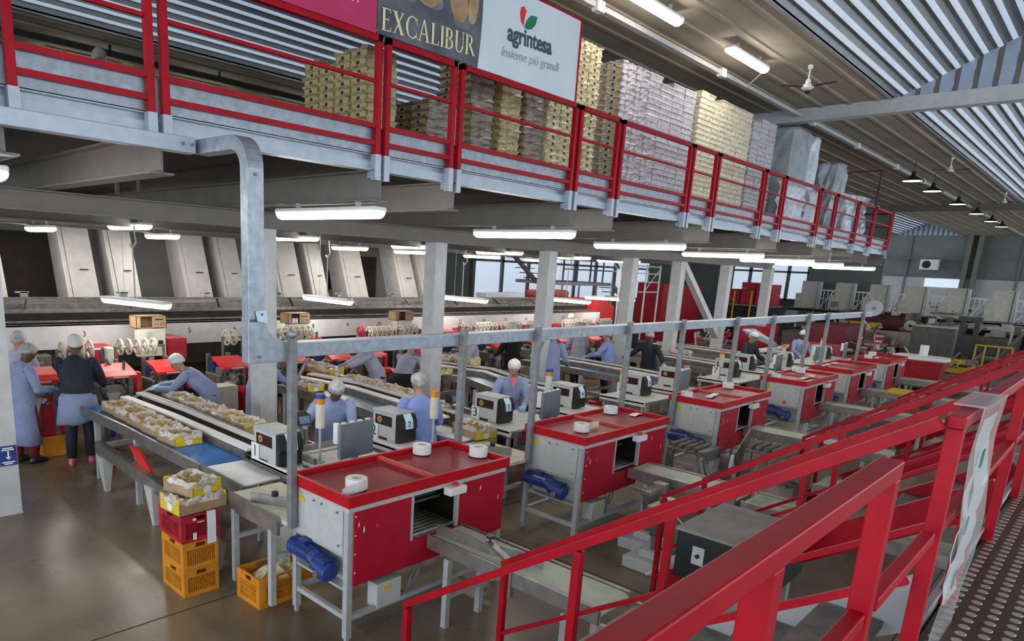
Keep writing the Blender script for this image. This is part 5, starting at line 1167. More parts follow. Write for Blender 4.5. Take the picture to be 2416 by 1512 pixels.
for i, (_, kind, x, y, z, lab) in enumerate(TR[:300]):
    dup(proto(kind, i % 5), (x, y, z), RND.uniform(-.03,.03) , 'lined fruit tray in the ' + lab, 'fruit trays in the ' + lab)
mbs = {}
rest = TR[300:]
def tray_far(mb, x, y, z, lx, ly, h=0.082):
    w = 0.012
    mb.loft([[(x+sx*lx/2*f, y+sy*ly/2*f, z+zz) for sx, sy in ((-1,-1),(0,-1.03),(1,-1),(1,0),(1,1),(0,1.03),(-1,1),(-1.03,0))] for zz, f in ((0,0.93),(h*0.6,0.97),(h*0.85,1.05+RND.uniform(-.03,.03)),(h*1.08,1.02+RND.uniform(-.05,.03)))])
mb = MB()
for (_, kind, x, y, z, lab) in rest:
    mb.use({'yx': YELW, 'bx': BROWNW, 'cy': CREAMW, 'ly': LILAC}[kind])
    tray_far(mb, x, y, z, *((0.285, 0.40) if kind == 'cy' else (0.40, 0.285)))
if rest: tag(mb.build('fruit_trays'), 'remaining wrapped fruit trays in the far stacks on the upper floor', 'fruit trays', 'fruit trays in the far stacks', 'stuff')
for k_ in list(protos.values()):
    def rm(o):
        for c_ in list(o.children): rm(c_)
        bpy.data.objects.remove(o)
    rm(k_)
def wrapped(name, label, cat, x0, y0, x1, y1, z1, m, z0=MF, cr=0.03, mback=None, seed=1):
    r = random.Random(seed); n = 24; rings = []
    for f in (0, 0.12, 0.25, 0.4, 0.55, 0.7, 0.85, 0.97, 1.0):
        g = []
        for k in range(n):
            th = 2*PI*(k+0.5)/n; c_, s_ = math.cos(th), math.sin(th); q = max(abs(c_), abs(s_))*0.97+0.03; s2 = 1.0 if f < 1 else 0.9
            g.append(((x0+x1)/2+c_/q*(x1-x0)/2*s2+r.uniform(-cr,cr), (y0+y1)/2+s_/q*(y1-y0)/2*s2+r.uniform(-cr,cr), z0+(z1-z0)*f))
        rings.append(g)
    return tag(MB().loft(rings).build(name, m), label, cat)
wrapped('wrapped_pallet', 'tall smooth grey stretch wrapped pallet', 'pallet load', 17.1, 6.0, 17.2+0.9, 6.95, 6.25, STRETCH, MF+0.004, 0.008)
wrapped('wrapped_stack', 'white blue film stack on the right of grey wrapped pallet', 'pallet load', 18.12, 5.95, 18.6, 6.9, 6.2, WHITEF, MF+0.004, 0.03, seed=2)
wrapped('film_bundle', 'low white film bundle in front of the grey wrapped pallet', 'film bundle', 16.1, 5.6, 17.0, 5.92, 5.0, WHITEF, MF+0.004, 0.06, seed=3)
wrapped('film_bundle', 'second low white film bundle against the grey pallet', 'film bundle', 17.2, 5.58, 17.9, 5.9, 4.9, WHITEF, MF+0.004, 0.07, seed=4)
wrapped('film_roll', 'tall pointed plastic wrapped roll near the far railing', 'film roll', 19.3, 5.7, 19.95, 6.3, 5.75, STRETCH, MF+0.004, 0.05, seed=5)
wrapped('film_bundle', 'silver plastic bundle at second last railing section', 'film bundle', 20.3, 5.7, 21.0, 6.4, 5.15, WHITEF, MF+0.004, 0.06, seed=6)
wrapped('film_bundle', 'silver plastic bundle at the last railing section', 'film bundle', 21.3, 5.7, 22.3, 6.4, 5.2, STRETCH, MF+0.004, 0.08, seed=7)
rbox('grey_post', 'grey cardboard column between wrapped stack and pointed roll', 'post', 18.75, 5.9, MF+0.004, 19.1, 6.2, 5.2, GALVD)

# ---------------------------------------------------------------- banners tied above the railing
BY = 5.262; BT = 5.86
def cloth(name, m, x0, x1, z0, z1, parent=None, curve=0.0, dy=0.0, n=24, mm=10):
    """hanging printed cloth of real thickness with shallow ripples; curve bulges the right edge"""
    mb = MB(); F = []; th = 0.003
    for s in (0, 1):
        vs = []
        for j in range(mm+1):
            v = j/mm; xr = x1+curve*math.sin(PI*(0.15+0.7*v))
            for i in range(n+1):
                x = x0+(xr-x0)*i/n; z = z0+(z1-z0)*v
                vs.append((x, BY+dy-s*th+0.004*math.sin(x*9+z*4)*0.6, z))
        F.append(vs)
    N = (n+1)*(mm+1); vs = F[0]+F[1]; fs = []
    for j in range(mm):
        for i in range(n):
            a = j*(n+1)+i; q = (a, a+1, a+n+2, a+n+1); fs.append(q); fs.append(tuple(N+k for k in q[::-1]))
    for i in range(n): fs.append((i, i+1, N+i+1, N+i)); b = mm*(n+1)+i; fs.append((b, b+1, N+b+1, N+b))
    for j in range(mm):
        a = j*(n+1); fs.append((a, a+n+1, N+a+n+1, N+a)); a += n; fs.append((a, a+n+1, N+a+n+1, N+a))
    return mb.add(vs, fs).build(name, m, parent, smooth=False)
t = thing('red_banner', 'crimson banner tied above the railing, left of the dark fruit banner', 'banner', (0,0,0))
cloth('cloth', mat('crimson_cloth', (0.55,0.03,0.12), 0.6, var=0.06), 2.45, 4.33, 4.885, BT, t)
text('lettering', 'OGY', PAPER, t, (4.02, BY-0.012, 5.105), 0.11, FACE_NY, shear=0.0)
t = thing('fruit_banner', 'dark banner with brown fruit picture and cream serif lettering EXCALIBUR', 'banner', (0,0,0))
cl = cloth('cloth', mat('slate_print', (0.07,0.075,0.095), 0.55, vscale=3, col2=(0.16,0.165,0.20)), 4.335, 5.66, 4.89, BT, t, 0.055, -0.006)
FR = mat('printed_fruit', (0.33,0.20,0.10), 0.6, vscale=6, col2=(0.52,0.36,0.20)); SL = mat('printed_stone', (0.11,0.12,0.15), 0.6, vscale=5, col2=(0.22,0.24,0.30))
def blob(cx, cz, rx, rz, m, a=0.0, d=0.0125):
    n = 20; mb = MB(); P = []
    for k in range(n):
        u, v = rx*math.cos(2*PI*k/n), rz*math.sin(2*PI*k/n); P.append((cx+u*math.cos(a)-v*math.sin(a), BY-d, cz+u*math.sin(a)+v*math.cos(a)))
    return mb.prism(P, (0,-0.0008,0)).build('printed_fruit', m, cl)
for c_ in ((4.62,5.50,0.16,0.20,SL,0.2,0.012),(4.95,5.36,0.20,0.10,SL,-0.2,0.012),(5.46,5.28,0.17,0.09,SL,0.3,0.012),(4.72,5.34,0.12,0.10,SL,0.4,0.012),(4.93,5.46,0.21,0.20,FR,-0.5,0.0135),(5.36,5.42,0.13,0.19,FR,0.2,0.0135),(5.57,5.42,0.075,0.16,FR,-0.1,0.0135),(4.55,5.72,0.14,0.10,FR,0.3,0.0135),(5.15,5.74,0.15,0.09,FR,0.1,0.013)): blob(*c_)
GOLD = mat('cream_lettering', (0.83,0.74,0.42), 0.5)
def serif_word(word, x0, z0, H, total, m, parent, y, slope=0.0):
    T, t_ = 0.15, 0.055
    def arcs(cx, cz, rx, rz, a0, a1, thick, thin, n=14):
        o, i = [], []
        for k in range(n+1):
            a = a0+(a1-a0)*k/n; w = thin+(thick-thin)*abs(math.cos(a))
            o.append((cx+rx*math.cos(a), cz+rz*math.sin(a))); i.append((cx+(rx-w)*math.cos(a), cz+(rz-min(w,thin*1.2))*math.sin(a)))
        return [[o[k], o[k+1], i[k+1], i[k]] for k in range(n)]
    R4 = lambda a, b, c, d: [(a,b),(c,b),(c,d),(a,d)]
    def stem(x, w=T): return [R4(x,0,x+w,1), R4(x-0.05,0,x+w+0.05,0.035), R4(x-0.05,0.965,x+w+0.05,1)]
    def G(c):
        if c == 'E': return stem(0.05)+[R4(0.1,0,0.56,0.05),R4(0.1,0.95,0.53,1),R4(0.1,0.48,0.42,0.53),R4(0.53,0,0.58,0.2),R4(0.50,0.82,0.54,1),R4(0.40,0.42,0.43,0.60)], 0.62
        if c == 'X': return [[(0.02,1),(0.20,1),(0.70,0),(0.52,0)],[(0.58,1),(0.65,1),(0.12,0),(0.05,0)],R4(-0.03,0.965,0.27,1),R4(0.48,0.965,0.72,1),R4(-0.02,0,0.2,0.035),R4(0.45,0,0.76,0.035)], 0.76
        if c == 'C': return arcs(0.42,0.5,0.42,0.52,0.75,2*PI-0.75,T,t_)+[R4(0.70,0.66,0.735,0.98),R4(0.70,0.05,0.735,0.30)], 0.78
        if c == 'A': return [[(0.32,1.03),(0.40,1.03),(0.74,0),(0.57,0)],[(0.33,1.03),(0.38,0.95),(0.10,0),(0.04,0)],R4(0.16,0.32,0.58,0.37),R4(-0.04,0,0.2,0.035),R4(0.48,0,0.82,0.035)], 0.80
        if c == 'L': return stem(0.05)+[R4(0.1,0,0.54,0.05),R4(0.51,0,0.56,0.24)], 0.58
        if c == 'I': return stem(0.06), 0.28
        if c == 'B': return stem(0.05)+arcs(0.22,0.74,0.31,0.26,-PI/2,PI/2,T*0.9,t_)+arcs(0.22,0.26,0.38,0.275,-PI/2,PI/2,T*0.9,t_)+[R4(0.1,0.95,0.23,1),R4(0.1,0,0.23,0.05),R4(0.1,0.475,0.23,0.525)], 0.64
        if c == 'U': return [R4(0.06,0.28,0.06+T,1),R4(0.60,0.28,0.65,1),R4(0.0,0.965,0.27,1),R4(0.53,0.965,0.72,1)]+arcs(0.355,0.30,0.295,0.33,PI,2*PI,T*0.8,t_), 0.74
        if c == 'R': return stem(0.05)+arcs(0.22,0.73,0.33,0.27,-PI/2,PI/2,T*0.9,t_)+[R4(0.1,0.95,0.23,1),R4(0.1,0.46,0.23,0.51),[(0.27,0.48),(0.43,0.50),(0.76,0),(0.58,0)],R4(0.56,0,0.8,0.035)], 0.74
    adv = sum(G(c)[1]+0.07 for c in word); sx = total/adv; cx = 0
    for c in word:
        gs, w = G(c); mb = MB()
        for k, poly in enumerate(gs):
            P = [(x0+(cx+px)*sx, y-0.0004*(k % 3), z0+slope*((cx+px)*sx)+pz*H) for px, pz in poly]
            mb.prism(P, (0,-0.001,0))
        mb.build('letter', m, parent); cx += w+0.07
serif_word('EXCALIBUR', 4.38, 4.925, 0.185, 1.25, GOLD, cl, BY-0.016, 0.045)
t = thing('white_banner', 'pale white banner with leaf emblem and lettering agrintesa above the railing', 'banner', (0,0,0))
wc = mat('banner_white', (0.72,0.78,0.84), 0.55, var=0.04, vscale=2)
cl = cloth('cloth', wc, 5.62, 7.46, 4.89, BT-0.09, t, 0.0, 0.003)
for a, b_ in (((7.465,4.89),(7.465,5.78)),((5.7,5.78),(7.475,5.78))): MB().bar((a[0],BY-0.003,a[1]),(b_[0],BY-0.003,b_[1]),0.02,0.02).build('red_edge', RED, t)
text('lettering', 'agrintesa', mat('slate_ink', (0.055,0.075,0.10), 0.6), cl, (6.525, BY-0.006, 5.345), 0.235, (PI/2,-0.035,0), xs=0.93, bold=0.006)
text('slogan', 'Insieme più grandi', mat('grey_ink', (0.42,0.44,0.46), 0.6), cl, (6.56, BY-0.006, 5.155), 0.135, (PI/2,-0.05,0), shear=0.25, xs=1.05)
def leaf(m, pts): return MB().prism([(x, BY-0.006, z) for x, z in pts], (0,-0.001,0)).build('leaf_emblem', m, cl)
leaf(GREENS, [(6.40,5.445),(6.435,5.525),(6.51,5.59),(6.615,5.60),(6.595,5.52),(6.535,5.46),(6.46,5.435)])
leaf(REDBR, [(6.385,5.45),(6.34,5.49),(6.315,5.555),(6.325,5.62),(6.37,5.645),(6.42,5.61),(6.395,5.54)])

# ---------------------------------------------------------------- far side of the hall
o = MB().box(40,9.1,0,40.3,20.3,6.6).box(15.6,20.0,0,40,20.3,6.6); struct('wall_back', o, WALLM)
def window(name, x0, y0, x1, y1, z0, z1, nb):
    struct(name, MB().box(min(x0,x1), min(y0,y1), z0, max(x0,x1)+0.01, max(y0,y1)+0.01, z1), WINM)
    fr = MB()
    for k in range(nb+1):
        a = x0+(x1-x0)*k/nb, y0+(y1-y0)*k/nb; fr.box(a[0]-0.1, a[1]-0.1, z0-0.1, a[0]+0.06, a[1]+0.06, z1+0.1)
    for z in (z0, z0+(z1-z0)*0.78, z1): fr.bar((x0-0.03,y0-0.03,z),(x1-0.03,y1-0.03,z),0.14,0.10)
    return fr
struct('trim_80', window('window_5', 39.94, 12.4, 39.94, 16.4, 1.9, 3.75, 4), BEAM)
struct('trim_81', window('window_6', 22.0, 19.94, 37.0, 19.94, 1.5, 3.6, 8), BEAM)
t = thing('steel_stair', 'grey steel platform and stair with rails before bright windows', 'stair', (-3.0,0,0))
MB().box(24.5,15.0,2.34,28.0,17.2,2.46).build('platform', GREYF, t)
for x in (24.5,25.6,26.8,28.0): MB().box(x-0.03,14.97,0,x+0.03,15.03,2.4).build('leg', GREYF, t)
for x in (24.5,25.4,26.3,27.2,28.0): MB().box(x-0.025,14.98,2.46,x+0.025,15.03,3.4).build('post', STEELD, t)
for z in (2.9,3.38): MB().box(24.5,14.98,z,28.0,15.03,z+0.05).build('rail', STEELD, t)
for dz in (0,0.95): MB().bar((28.0,15.0,2.4+dz),(29.6,15.0,1.3+dz),0.06,0.16 if dz == 0 else 0.05).build('stringer', GREYF, t)
for dz in (0,0.95): MB().bar((24.5,16.2,2.4+dz),(22.6,16.2,3.6+dz),0.06,0.16 if dz == 0 else 0.05).build('stringer', STEELD, t)
for k in range(6): MB().box(28.1+k*0.26,15.0,2.25-k*0.18,28.38+k*0.26,15.7,2.28-k*0.18).build('tread', STEELD, t)
for k in range(6): MB().box(22.8+k*0.28,15.9,3.42-k*0.18,23.1+k*0.28,16.6,3.45-k*0.18).build('tread', STEELD, t)
t = thing('lattice_frame', 'white tubular lattice frame between third and fourth columns', 'frame', (0,0,0))
for x in (21.4,22.3,23.2,24.2): MB().cyl((x,12.6,0),(x,12.6,3.2),0.035,6).build('post', WHITE, t)
for z in (2.25,2.6,2.9,3.15): MB().bar((21.4,12.6,z),(24.2,12.6,z),0.04).build('rail', WHITE, t)
MB().bar((21.4,12.6,2.3),(22.3,12.6,3.1),0.03).build('brace', WHITE, t); MB().bar((23.2,12.6,2.3),(24.2,12.6,3.1),0.03).build('brace', WHITE, t)
RB = 'red plastic bins by the back windows'
rbox('plastic_bin', 'large dark red bin left of the diagonal brace', 'bin', 25.2, 12.9, 0.0, 27.0, 14.0, 2.55, REDPL, RB)
rbox('plastic_bin', 'large red bin behind the diagonal brace', 'bin', 27.2, 13.0, 0.0, 28.8, 14.0, 2.5, REDPL, RB)
t = thing('tipping_platform', 'red crate stack on a platform with yellow legs before the far window', 'platform', (0,0,0))
MB().box(29.6,10.4,1.78,30.9,12.4,1.86).build('deck', STEELD, t)
for y in (10.5,11.2,11.9,12.3): MB().box(29.55,y,0.9,29.6,y+0.06,2.4).build('post', YELP, t)
MB().box(29.7,10.5,0,30.8,12.3,1.75).build('base', DARK, t)
for k, (y0, y1, z0, z1) in enumerate(((10.5,11.15,1.87,2.27),(10.5,11.15,2.28,2.7),(11.2,11.75,1.87,2.5),(11.8,12.3,1.87,2.45),(11.2,11.75,2.51,2.75))):
    rbox('crate_stack', ['lower right red crate on yellow legged platform','upper right red crate on yellow legged platform','middle red crate on yellow legged platform','left red crate on yellow legged platform','small top red crate on yellow legged platform'][k], 'crate', 29.75, y0, z0, 30.7, y1, z1, REDPL, 'red crates on the yellow legged platform')
t = thing('red_hopper', 'red sloped hopper of the sorting line seen by fourth column', 'hopper', (0,0,0))
MB().prism([(19.7,12.4,1.2),(20.9,12.4,1.2),(20.9,12.4,1.75),(20.4,12.4,2.0),(19.9,12.4,2.0)], (0,1.2,0)).build('body', REDBR, t); MB().box(19.9,12.5,0,20.7,13.4,1.2).build('stand', REDPL, t)
rbox('long_cover', 'long dark red roller cover above the sorting line end', 'cover', 17.6, 13.2, 1.98, 19.4, 13.7, 2.25, mat('dull_red', (0.28,0.05,0.035), 0.5, var=0.2), bev=0.1)
rbox('roller_bed', 'pale blue grey roller bed above the line right of third column', 'roller bed', 15.2, 13.2, 1.98, 17.0, 13.6, 2.15, ZINC)
rbox('red_cabinet', 'large red cabinet behind the post near fifth machine', 'cabinet', 22.6, 8.2, 0.0, 24.3, 9.0, 1.45, REDPL)
o = rbox('white_table', 'long white table with metal cone behind printers 7 to 9', 'table', 19.7, 7.0, 0.93, 23.4, 7.25, 1.0, WHITE)
for x in (0.2,1.8,3.5): MB().box(x,0.02,-0.93,x+0.06,0.2,0).build('leg', GREYF, o)
o = MB().tube([(19.5,7.5,1.52),(19.9,7.4,1.42),(20.8,7.2,1.16),(21.1,7.12,1.03)],[0.03,0.14,0.09,0.07],10); tag(o.build('duct_cone', ZINC, smooth=True), 'pale metal cone duct leaning over the long white table', 'duct')
t = thing('strapping_heap', 'tangled grey machine arms between fourth and sixth columns', 'machine', (0,0,0))
for k in range(9):
    x = 16.9+0.22*k; MB().bar((x,10.2+0.1*(k%3),0.95),(x+0.5,10.5,1.25+0.05*(k%4)),0.07,0.05).build('arm', STEELD if k%2 else STEEL, t)
MB().box(16.8,10.1,0.3,19.6,10.7,0.9).build('base', DARK, t)
# red bin with white cover, roll, forklift
t = thing('large_bin', 'large red bin with white padded cover beyond the farthest machine', 'bin', (21.9,3.25,0))
MB().loft([[(sx*a+0.35, sy*b_+0.55, z) for sx, sy in ((-1,-1),(1,-1),(1,1),(-1,1))] for z, a, b_ in ((0.52,0.34,0.50),(1.0,0.40,0.58),(1.0,0.36,0.54),(0.56,0.30,0.46))]).build('tub', REDPL, t)
MB().box(0.0,0.05,0.30,0.7,1.05,0.52).build('pallet_base', STEELD, t); MB().box(0.1,0.15,0,0.6,0.95,0.3).build('stand', DARK, t)
MB().loft([[((0.42*s2)*math.copysign(abs(math.cos(q))**0.5,math.cos(q))+0.35, (0.64*s2)*math.copysign(abs(math.sin(q))**0.5,math.sin(q))+0.55, z) for q in [2*PI*k/20 for k in range(20)]] for z, s2 in ((1.005,0.97),(1.03,1.02),(1.09,1.0),(1.11,0.9))]).build('padded_cover', WHITE, t)
o = MB().ring((0,0,0.14),(0,0,1),0.03,0.10,0.28,18); o = o.build('paper_roll', PAPER); o.location = (22.2,3.75,1.115); tag(o, 'white paper roll standing on the white bin cover', 'paper roll')
t = thing('forklift', 'black forklift mast with yellow cage frame behind the red bin', 'forklift', (0,0,0))
for y in (3.55,3.95): MB().box(29.2,y,0.1,29.35,y+0.14,2.0).build('mast', BLACK, t)
MB().box(29.1,3.5,1.85,29.4,4.15,2.0).build('mast_top', BLACK, t); MB().box(29.15,3.6,0.7,29.3,4.0,1.3).build('carriage', BLACK, t)
MB().box(28.6,3.4,0.12,29.1,4.2,0.6).build('body', YELP, t, bevel=0.05); MB().box(28.59,3.55,0.36,28.6,3.95,0.44).build('logo_plate', INK, t)
for y in (2.5,2.85,3.2,3.45): MB().box(28.75,y,0.35,28.8,y+0.05,1.12).build('cage_bar', YELP, t)
MB().box(28.75,2.5,1.10,28.8,3.5,1.15).build('cage_top', YELP, t); MB().box(28.75,2.5,0.35,28.8,3.5,0.40).build('cage_bottom', YELP, t)
for y in (3.45,4.05): MB().cyl((28.9,y,0.15),(28.9,y+0.12,0.15),0.15,14).build('wheel', RUBBER, t)
# far grading deck with beige cabinets
t = thing('grading_deck', 'long steel deck of the far grading line across the back', 'machine deck', (0,0,0))
MB().box(37.2,-2,1.50,38.9,12.2,1.62).build('deck', STEELD, t); MB().box(37.2,-2,1.42,37.3,12.2,1.56).build('deck_edge', STEEL, t)
for k in range(11): MB().box(37.3,-1.8+k*1.35,0,37.4,-1.68+k*1.35,1.45).build('leg', STEELD, t)
MB().box(37.6,-2,0.2,38.8,12.2,1.2).build('machinery_block', DARK, t)
for y in (11.6,10.1,8.65,7.2,5.7,4.1,2.6,1.1):
    k = (11.6-y)/1.5
    c_ = thing('deck_cabinet', 'beige upright cabinet on the far deck, ' + ['first','second','third','fourth','fifth','sixth','seventh','eighth'][min(7,int(round(k)))] + ' from left', 'cabinet', (37.5,y-0.45,1.625), group='beige cabinets on the far deck')
    MB().box(0,0,0,0.4,0.72,1.30).build('body', CABB, c_, bevel=0.02); MB().box(-0.06,-0.12,0,0.34,-0.03,1.28).build('side_flange', GREYP, c_); MB().box(-0.3,0.5,0,0.0,0.85,0.7).build('low_box', CABB, c_)
    for j in range(4): MB().cyl((37.45,y-0.62-j*0.17,1.62),(37.45,y-0.62-j*0.17,2.55),0.022,6).build('rail_post', WHITE, t)
    MB().box(37.42,y-1.25,2.5,37.48,y-0.6,2.56).build('top_rail', WHITE, t); MB().box(37.42,y-1.25,2.1,37.48,y-0.6,2.14).build('mid_rail', WHITE, t); MB().bar((37.45,y-0.65,1.65),(37.45,y-1.2,2.5),0.04).build('brace', WHITE, t)
struct('window_7', MB().box(61.86,9.0,2.95,61.93,11.3,3.55), WINM)
ac = thing('air_conditioner', 'white air conditioner unit high on the far wall', 'air conditioner', (61.3,10.6,4.15))
MB().box(0,0,0,0.6,1.1,0.72).build('housing', WHITE, ac); MB().cyl((-0.01,0.70,0.36),(0,0.70,0.36),0.27,16).build('fan_grille', BLACK, ac); MB().box(0,0.1,-0.08,0.6,1.0,-0.02).build('shelf', STEELD, ac)
# grey machinery of the second grading line in front of the deck
t = thing('grading_machine', 'grey grading machine with yellow sheet and white disc before the deck', 'machine', (0,0,0))
MB().box(31.2,4.2,0.6,33.2,9.0,1.1).build('bed', STEEL, t); MB().box(31.15,4.2,1.1,31.25,9.0,1.2).build('bed_rail', STEEL, t)
for k in range(6): MB().box(31.3,4.4+k*0.9,0,31.4,4.5+k*0.9,0.6).build('leg', STEELD, t)
MB().box(31.3,6.9,1.2,31.9,8.2,1.45).build('yellow_sheet', YELP, t, bevel=0.1); MB().box(31.18,7.4,1.14,31.2,7.9,1.36).build('white_card', PAPER, t)
MB().ring((31.4,7.2,2.0),(1,0,0),0.08,0.30,0.1,20).build('white_disc', PAPER, t); MB().ring((31.4,5.9,1.45),(1,0,0),0.06,0.2,0.1,16).build('grey_disc', GREYP, t)
R5 = random.Random(5)
for k in range(26):
    y = 4.3+R5.random()*4.6; z = 1.15+R5.random()*0.8; MB().box(31.6+R5.random(),y,z,31.9+R5.random()*0.8+0.3,y+0.1+R5.random()*0.4,z+0.06+R5.random()*0.2).build('mechanism', R5.choice((STEEL,STEELD,GREYP,STEELD)), t)
rbox('grey_cabinet', 'grey metal box with pale lid left of the forklift mast', 'cabinet', 30.2, 4.3, 0.0, 31.0, 5.6, 1.5, mat('dark_grey_box', (0.16,0.165,0.15), 0.6, var=0.15))
rbox('pale_lid', 'pale board lying on the grey metal box left of mast', 'board', 30.15, 4.2, 1.505, 31.05, 5.5, 1.56, CABB)
rbox('red_machine', 'dark red machine housing behind the end of cable duct', 'machine', 24.2, 6.2, 0.0, 26.5, 7.2, 1.6, mat('dark_red_housing', (0.13,0.006,0.02), 0.45, var=0.2))
rbox('red_machine', 'dark red machine housing left of the grading machine', 'machine', 33.4, 6.5, 0.0, 34.5, 8.6, 1.8, MATS['dark_red_housing'])
rbox('red_machine', 'long low red housing under end of duct posts', 'machine', 21.2, 5.8, 0.0, 22.6, 6.8, 1.15, REDPL)
t = thing('right_grading_frame', 'grey frames and pipes at right of forklift under the far deck', 'machine', (0,0,0))
for k in range(9):
    y = -1.5+k*0.55; MB().box(32.0,y,0,32.1,y+0.08,1.7).build('frame_post', STEEL, t)
MB().tube([(31.8,3.2,0.4),(31.8,2.6,1.5),(31.8,2.2,1.72),(31.8,-1.6,1.72)],0.07,8).build('pipe', STEEL, t)
MB().box(31.5,-1.5,0.8,32.5,2.0,0.95).build('green_belt', GREENBELT, t); MB().box(31.6,-1.5,1.15,32.4,2.5,1.3).build('cross_beam', STEELD, t)
for k in range(14): 
    y = -1.4+R5.random()*4; MB().box(32.2,y,0.9+R5.random()*0.9,32.6,y+0.25,1.1+R5.random()*0.9+0.15).build('mechanism', R5.choice((STEELD,GREYP,DARK)), t)

# small machinery details that fill the lines: each set belongs to the machine it sits on
R6 = random.Random(11)
def details(t, n, x0, x1, y0, y1, z0, z1, mats, big=0.3):
    for k in range(n):
        x, y, z = R6.uniform(x0,x1), R6.uniform(y0,y1), R6.uniform(z0,z1); a, b, c = R6.uniform(0.05,big), R6.uniform(0.05,big), R6.uniform(0.04,big*0.6)
        q = R6.random(); m = MB()
        if q < 0.45: m.box(x,y,z,x+a,y+b,z+c)
        elif q < 0.65: m.cyl((x,y,z),(x,y+b,z),R6.uniform(0.02,0.07),10)
        elif q < 0.85: m.bar((x,y,z),(x+R6.uniform(-0.3,0.3),y+R6.uniform(-0.3,0.3),z+R6.uniform(0.05,0.4)),0.04)
        else: m.tube([(x,y,z),(x+0.1,y-0.05,z+0.15),(x+0.25,y,z+0.05)],0.018,6)
        m.build('mechanism', R6.choice(mats), t, bevel=0)
def line(label, x0, x1, y0, y1, zt, n, mats, frame=STEELD, big=0.3):
    t = thing('packing_machine', label, 'machine', (0,0,0))
    MB().box(x0,y0,0.35,x1,y1,zt).build('bed', frame, t, bevel=0.02)
    nx = max(2, int((x1-x0)/0.7)+1)
    for k in range(nx):
        x = x0+0.04+(x1-x0-0.1)*k/(nx-1)
        for y in (y0+0.03, y1-0.07): MB().box(x-0.02,y,0,x+0.03,y+0.04,0.36).build('leg', GREYF, t)
    details(t, n, x0, x1-0.2, y0, y1-0.2, zt, zt+0.45, mats, big)
    return t
line('grey and red machine cluster between the brace column and red cabinet', 20.3, 22.2, 8.6, 9.6, 0.85, 34, (STEEL,STEELD,GREYP,REDPL,CABB))
line('maroon and steel machine cluster behind the end posts of the duct', 23.6, 26.2, 5.0, 6.1, 0.72, 40, (STEELD,MATS['dark_red_housing'],REDPL,STEEL,GREYP))
line('steel machine cluster right of red crates platform', 29.5, 31.0, 6.4, 9.8, 0.95, 46, (STEELD,STEEL,GREYP,CABB,REDPL))
line('pale machine cluster under the left half of the far deck', 34.9, 36.6, 3.0, 12.0, 1.05, 70, (STEELD,STEEL,GREYP,DARK,CABB), big=0.55)
line('low steel machine cluster right of the forklift', 30.3, 31.2, -1.0, 2.4, 0.5, 40, (STEELD,STEEL,GREYP,GREENBELT), big=0.35)
line('steel conveyor cluster in front of the red bin', 23.4, 25.0, 2.2, 4.8, 0.45, 24, (STEELD,STEEL,GREYP))
t = [o for o in C.objects if o.name == 'grading_deck'][0]
details(t, 60, 37.3, 38.6, -1.5, 12.0, 1.65, 2.1, (STEELD,STEEL,GREYP,CABB,WHITE), 0.4)
for k, o in enumerate([o for o in C.objects if o.name.startswith('net_sealing_machine')]): details(o, 14, 0.0, 0.42, -0.08, 0.4, 0.62, 1.02, (STEELD,STEEL,GREYP,REEL,DARK), 0.12)
b_ = tag(MB().box(12.75,10.0,0.0,13.3,10.5,0.6).build('side_box', CABB), 'beige box beside sealing machine left of black clothed worker', 'box')
# ---------------------------------------------------------------- lamps
def lamp(label, x, y, z, L, ang, group, hang=0.12, cord=False, w=0.085):
    t = thing('fluorescent_lamp', label, 'lamp', (x, y, z), ang, group)
    rings = []
    for s_ in (-1, 1):
        for f, e in (((0.75, 0.0), (1.0, 0.03)) if s_ < 0 else ((1.0, 0.03), (0.75, 0.0))):
            xx = s_*(L/2-e); rings.append([(xx, w*f*math.cos(PI*k/8), -0.02-w*0.75*f*math.sin(PI*k/8)) for k in range(9)])
    MB().loft(rings).build('diffuser', GLOW, t, smooth=False)
    MB().box(-L/2,-w,-0.02,L/2,w,0.03).build('body', WHITE, t, bevel=0.015)
    if hang:
        for q in (-0.3, 0.3): MB().box(L*q-0.02,-0.02,0.03,L*q+0.02,0.02,0.03+hang).build('bracket', GREYF, t)
    if cord:
        MB().cyl((0,0,0.03),(0,0,0.75),0.012,6).build('hanger', GREYF, t); MB().cyl((0.25,0,0.03),(0.25,0,1.83),0.004,5).build('wire', GREYF, t)
        MB().tube([(0,0,0.75),(-0.02,0.05,0.82),(-0.10,0.08,0.78),(-0.14,0.04,0.86),(-0.06,0.0,0.98),(-0.05,0,1.1)],0.014,6).build('cord', CHUTE, t)
    return t
G1 = 'lamps along the front edge under the upper floor'
FL = [(4.35,6.0),(7.60,6.03),(10.75,6.05),(14.15,6.08),(17.2,6.1),(19.6,6.15),(22.8,6.2)]
ON = ['nearest','second','third','fourth','fifth','sixth','farthest']
for k, (x, y) in enumerate(FL): lamp(ON[k] + ' lamp hanging under the front beams of the upper floor', x, y, 3.37, 1.6, PI/2+0.05, G1, 0.05 if k in (0,1,2) else 0.555)
lamp('lamp cut off by the left picture edge under the upper floor', 1.28, 6.25, 3.37, 1.6, PI/2, G1, 0.05)
G2 = 'lamps in the middle row under the upper floor'
for k, x in enumerate((1.5,4.65,7.85,11.1,14.1,17.2,20.0)): lamp(['lamp behind the left pillar','lamp above the first hanging lamp','lamp right of the duct column','lamp left of the second column','lamp above the third hanging lamp','lamp between third and fourth columns','lamp by the diagonal brace'][k] + ' in the middle row', x, 11.9, 3.28, 1.5, PI/2, G2, 0.64)
G3 = 'lamps in the rear row under the upper floor'
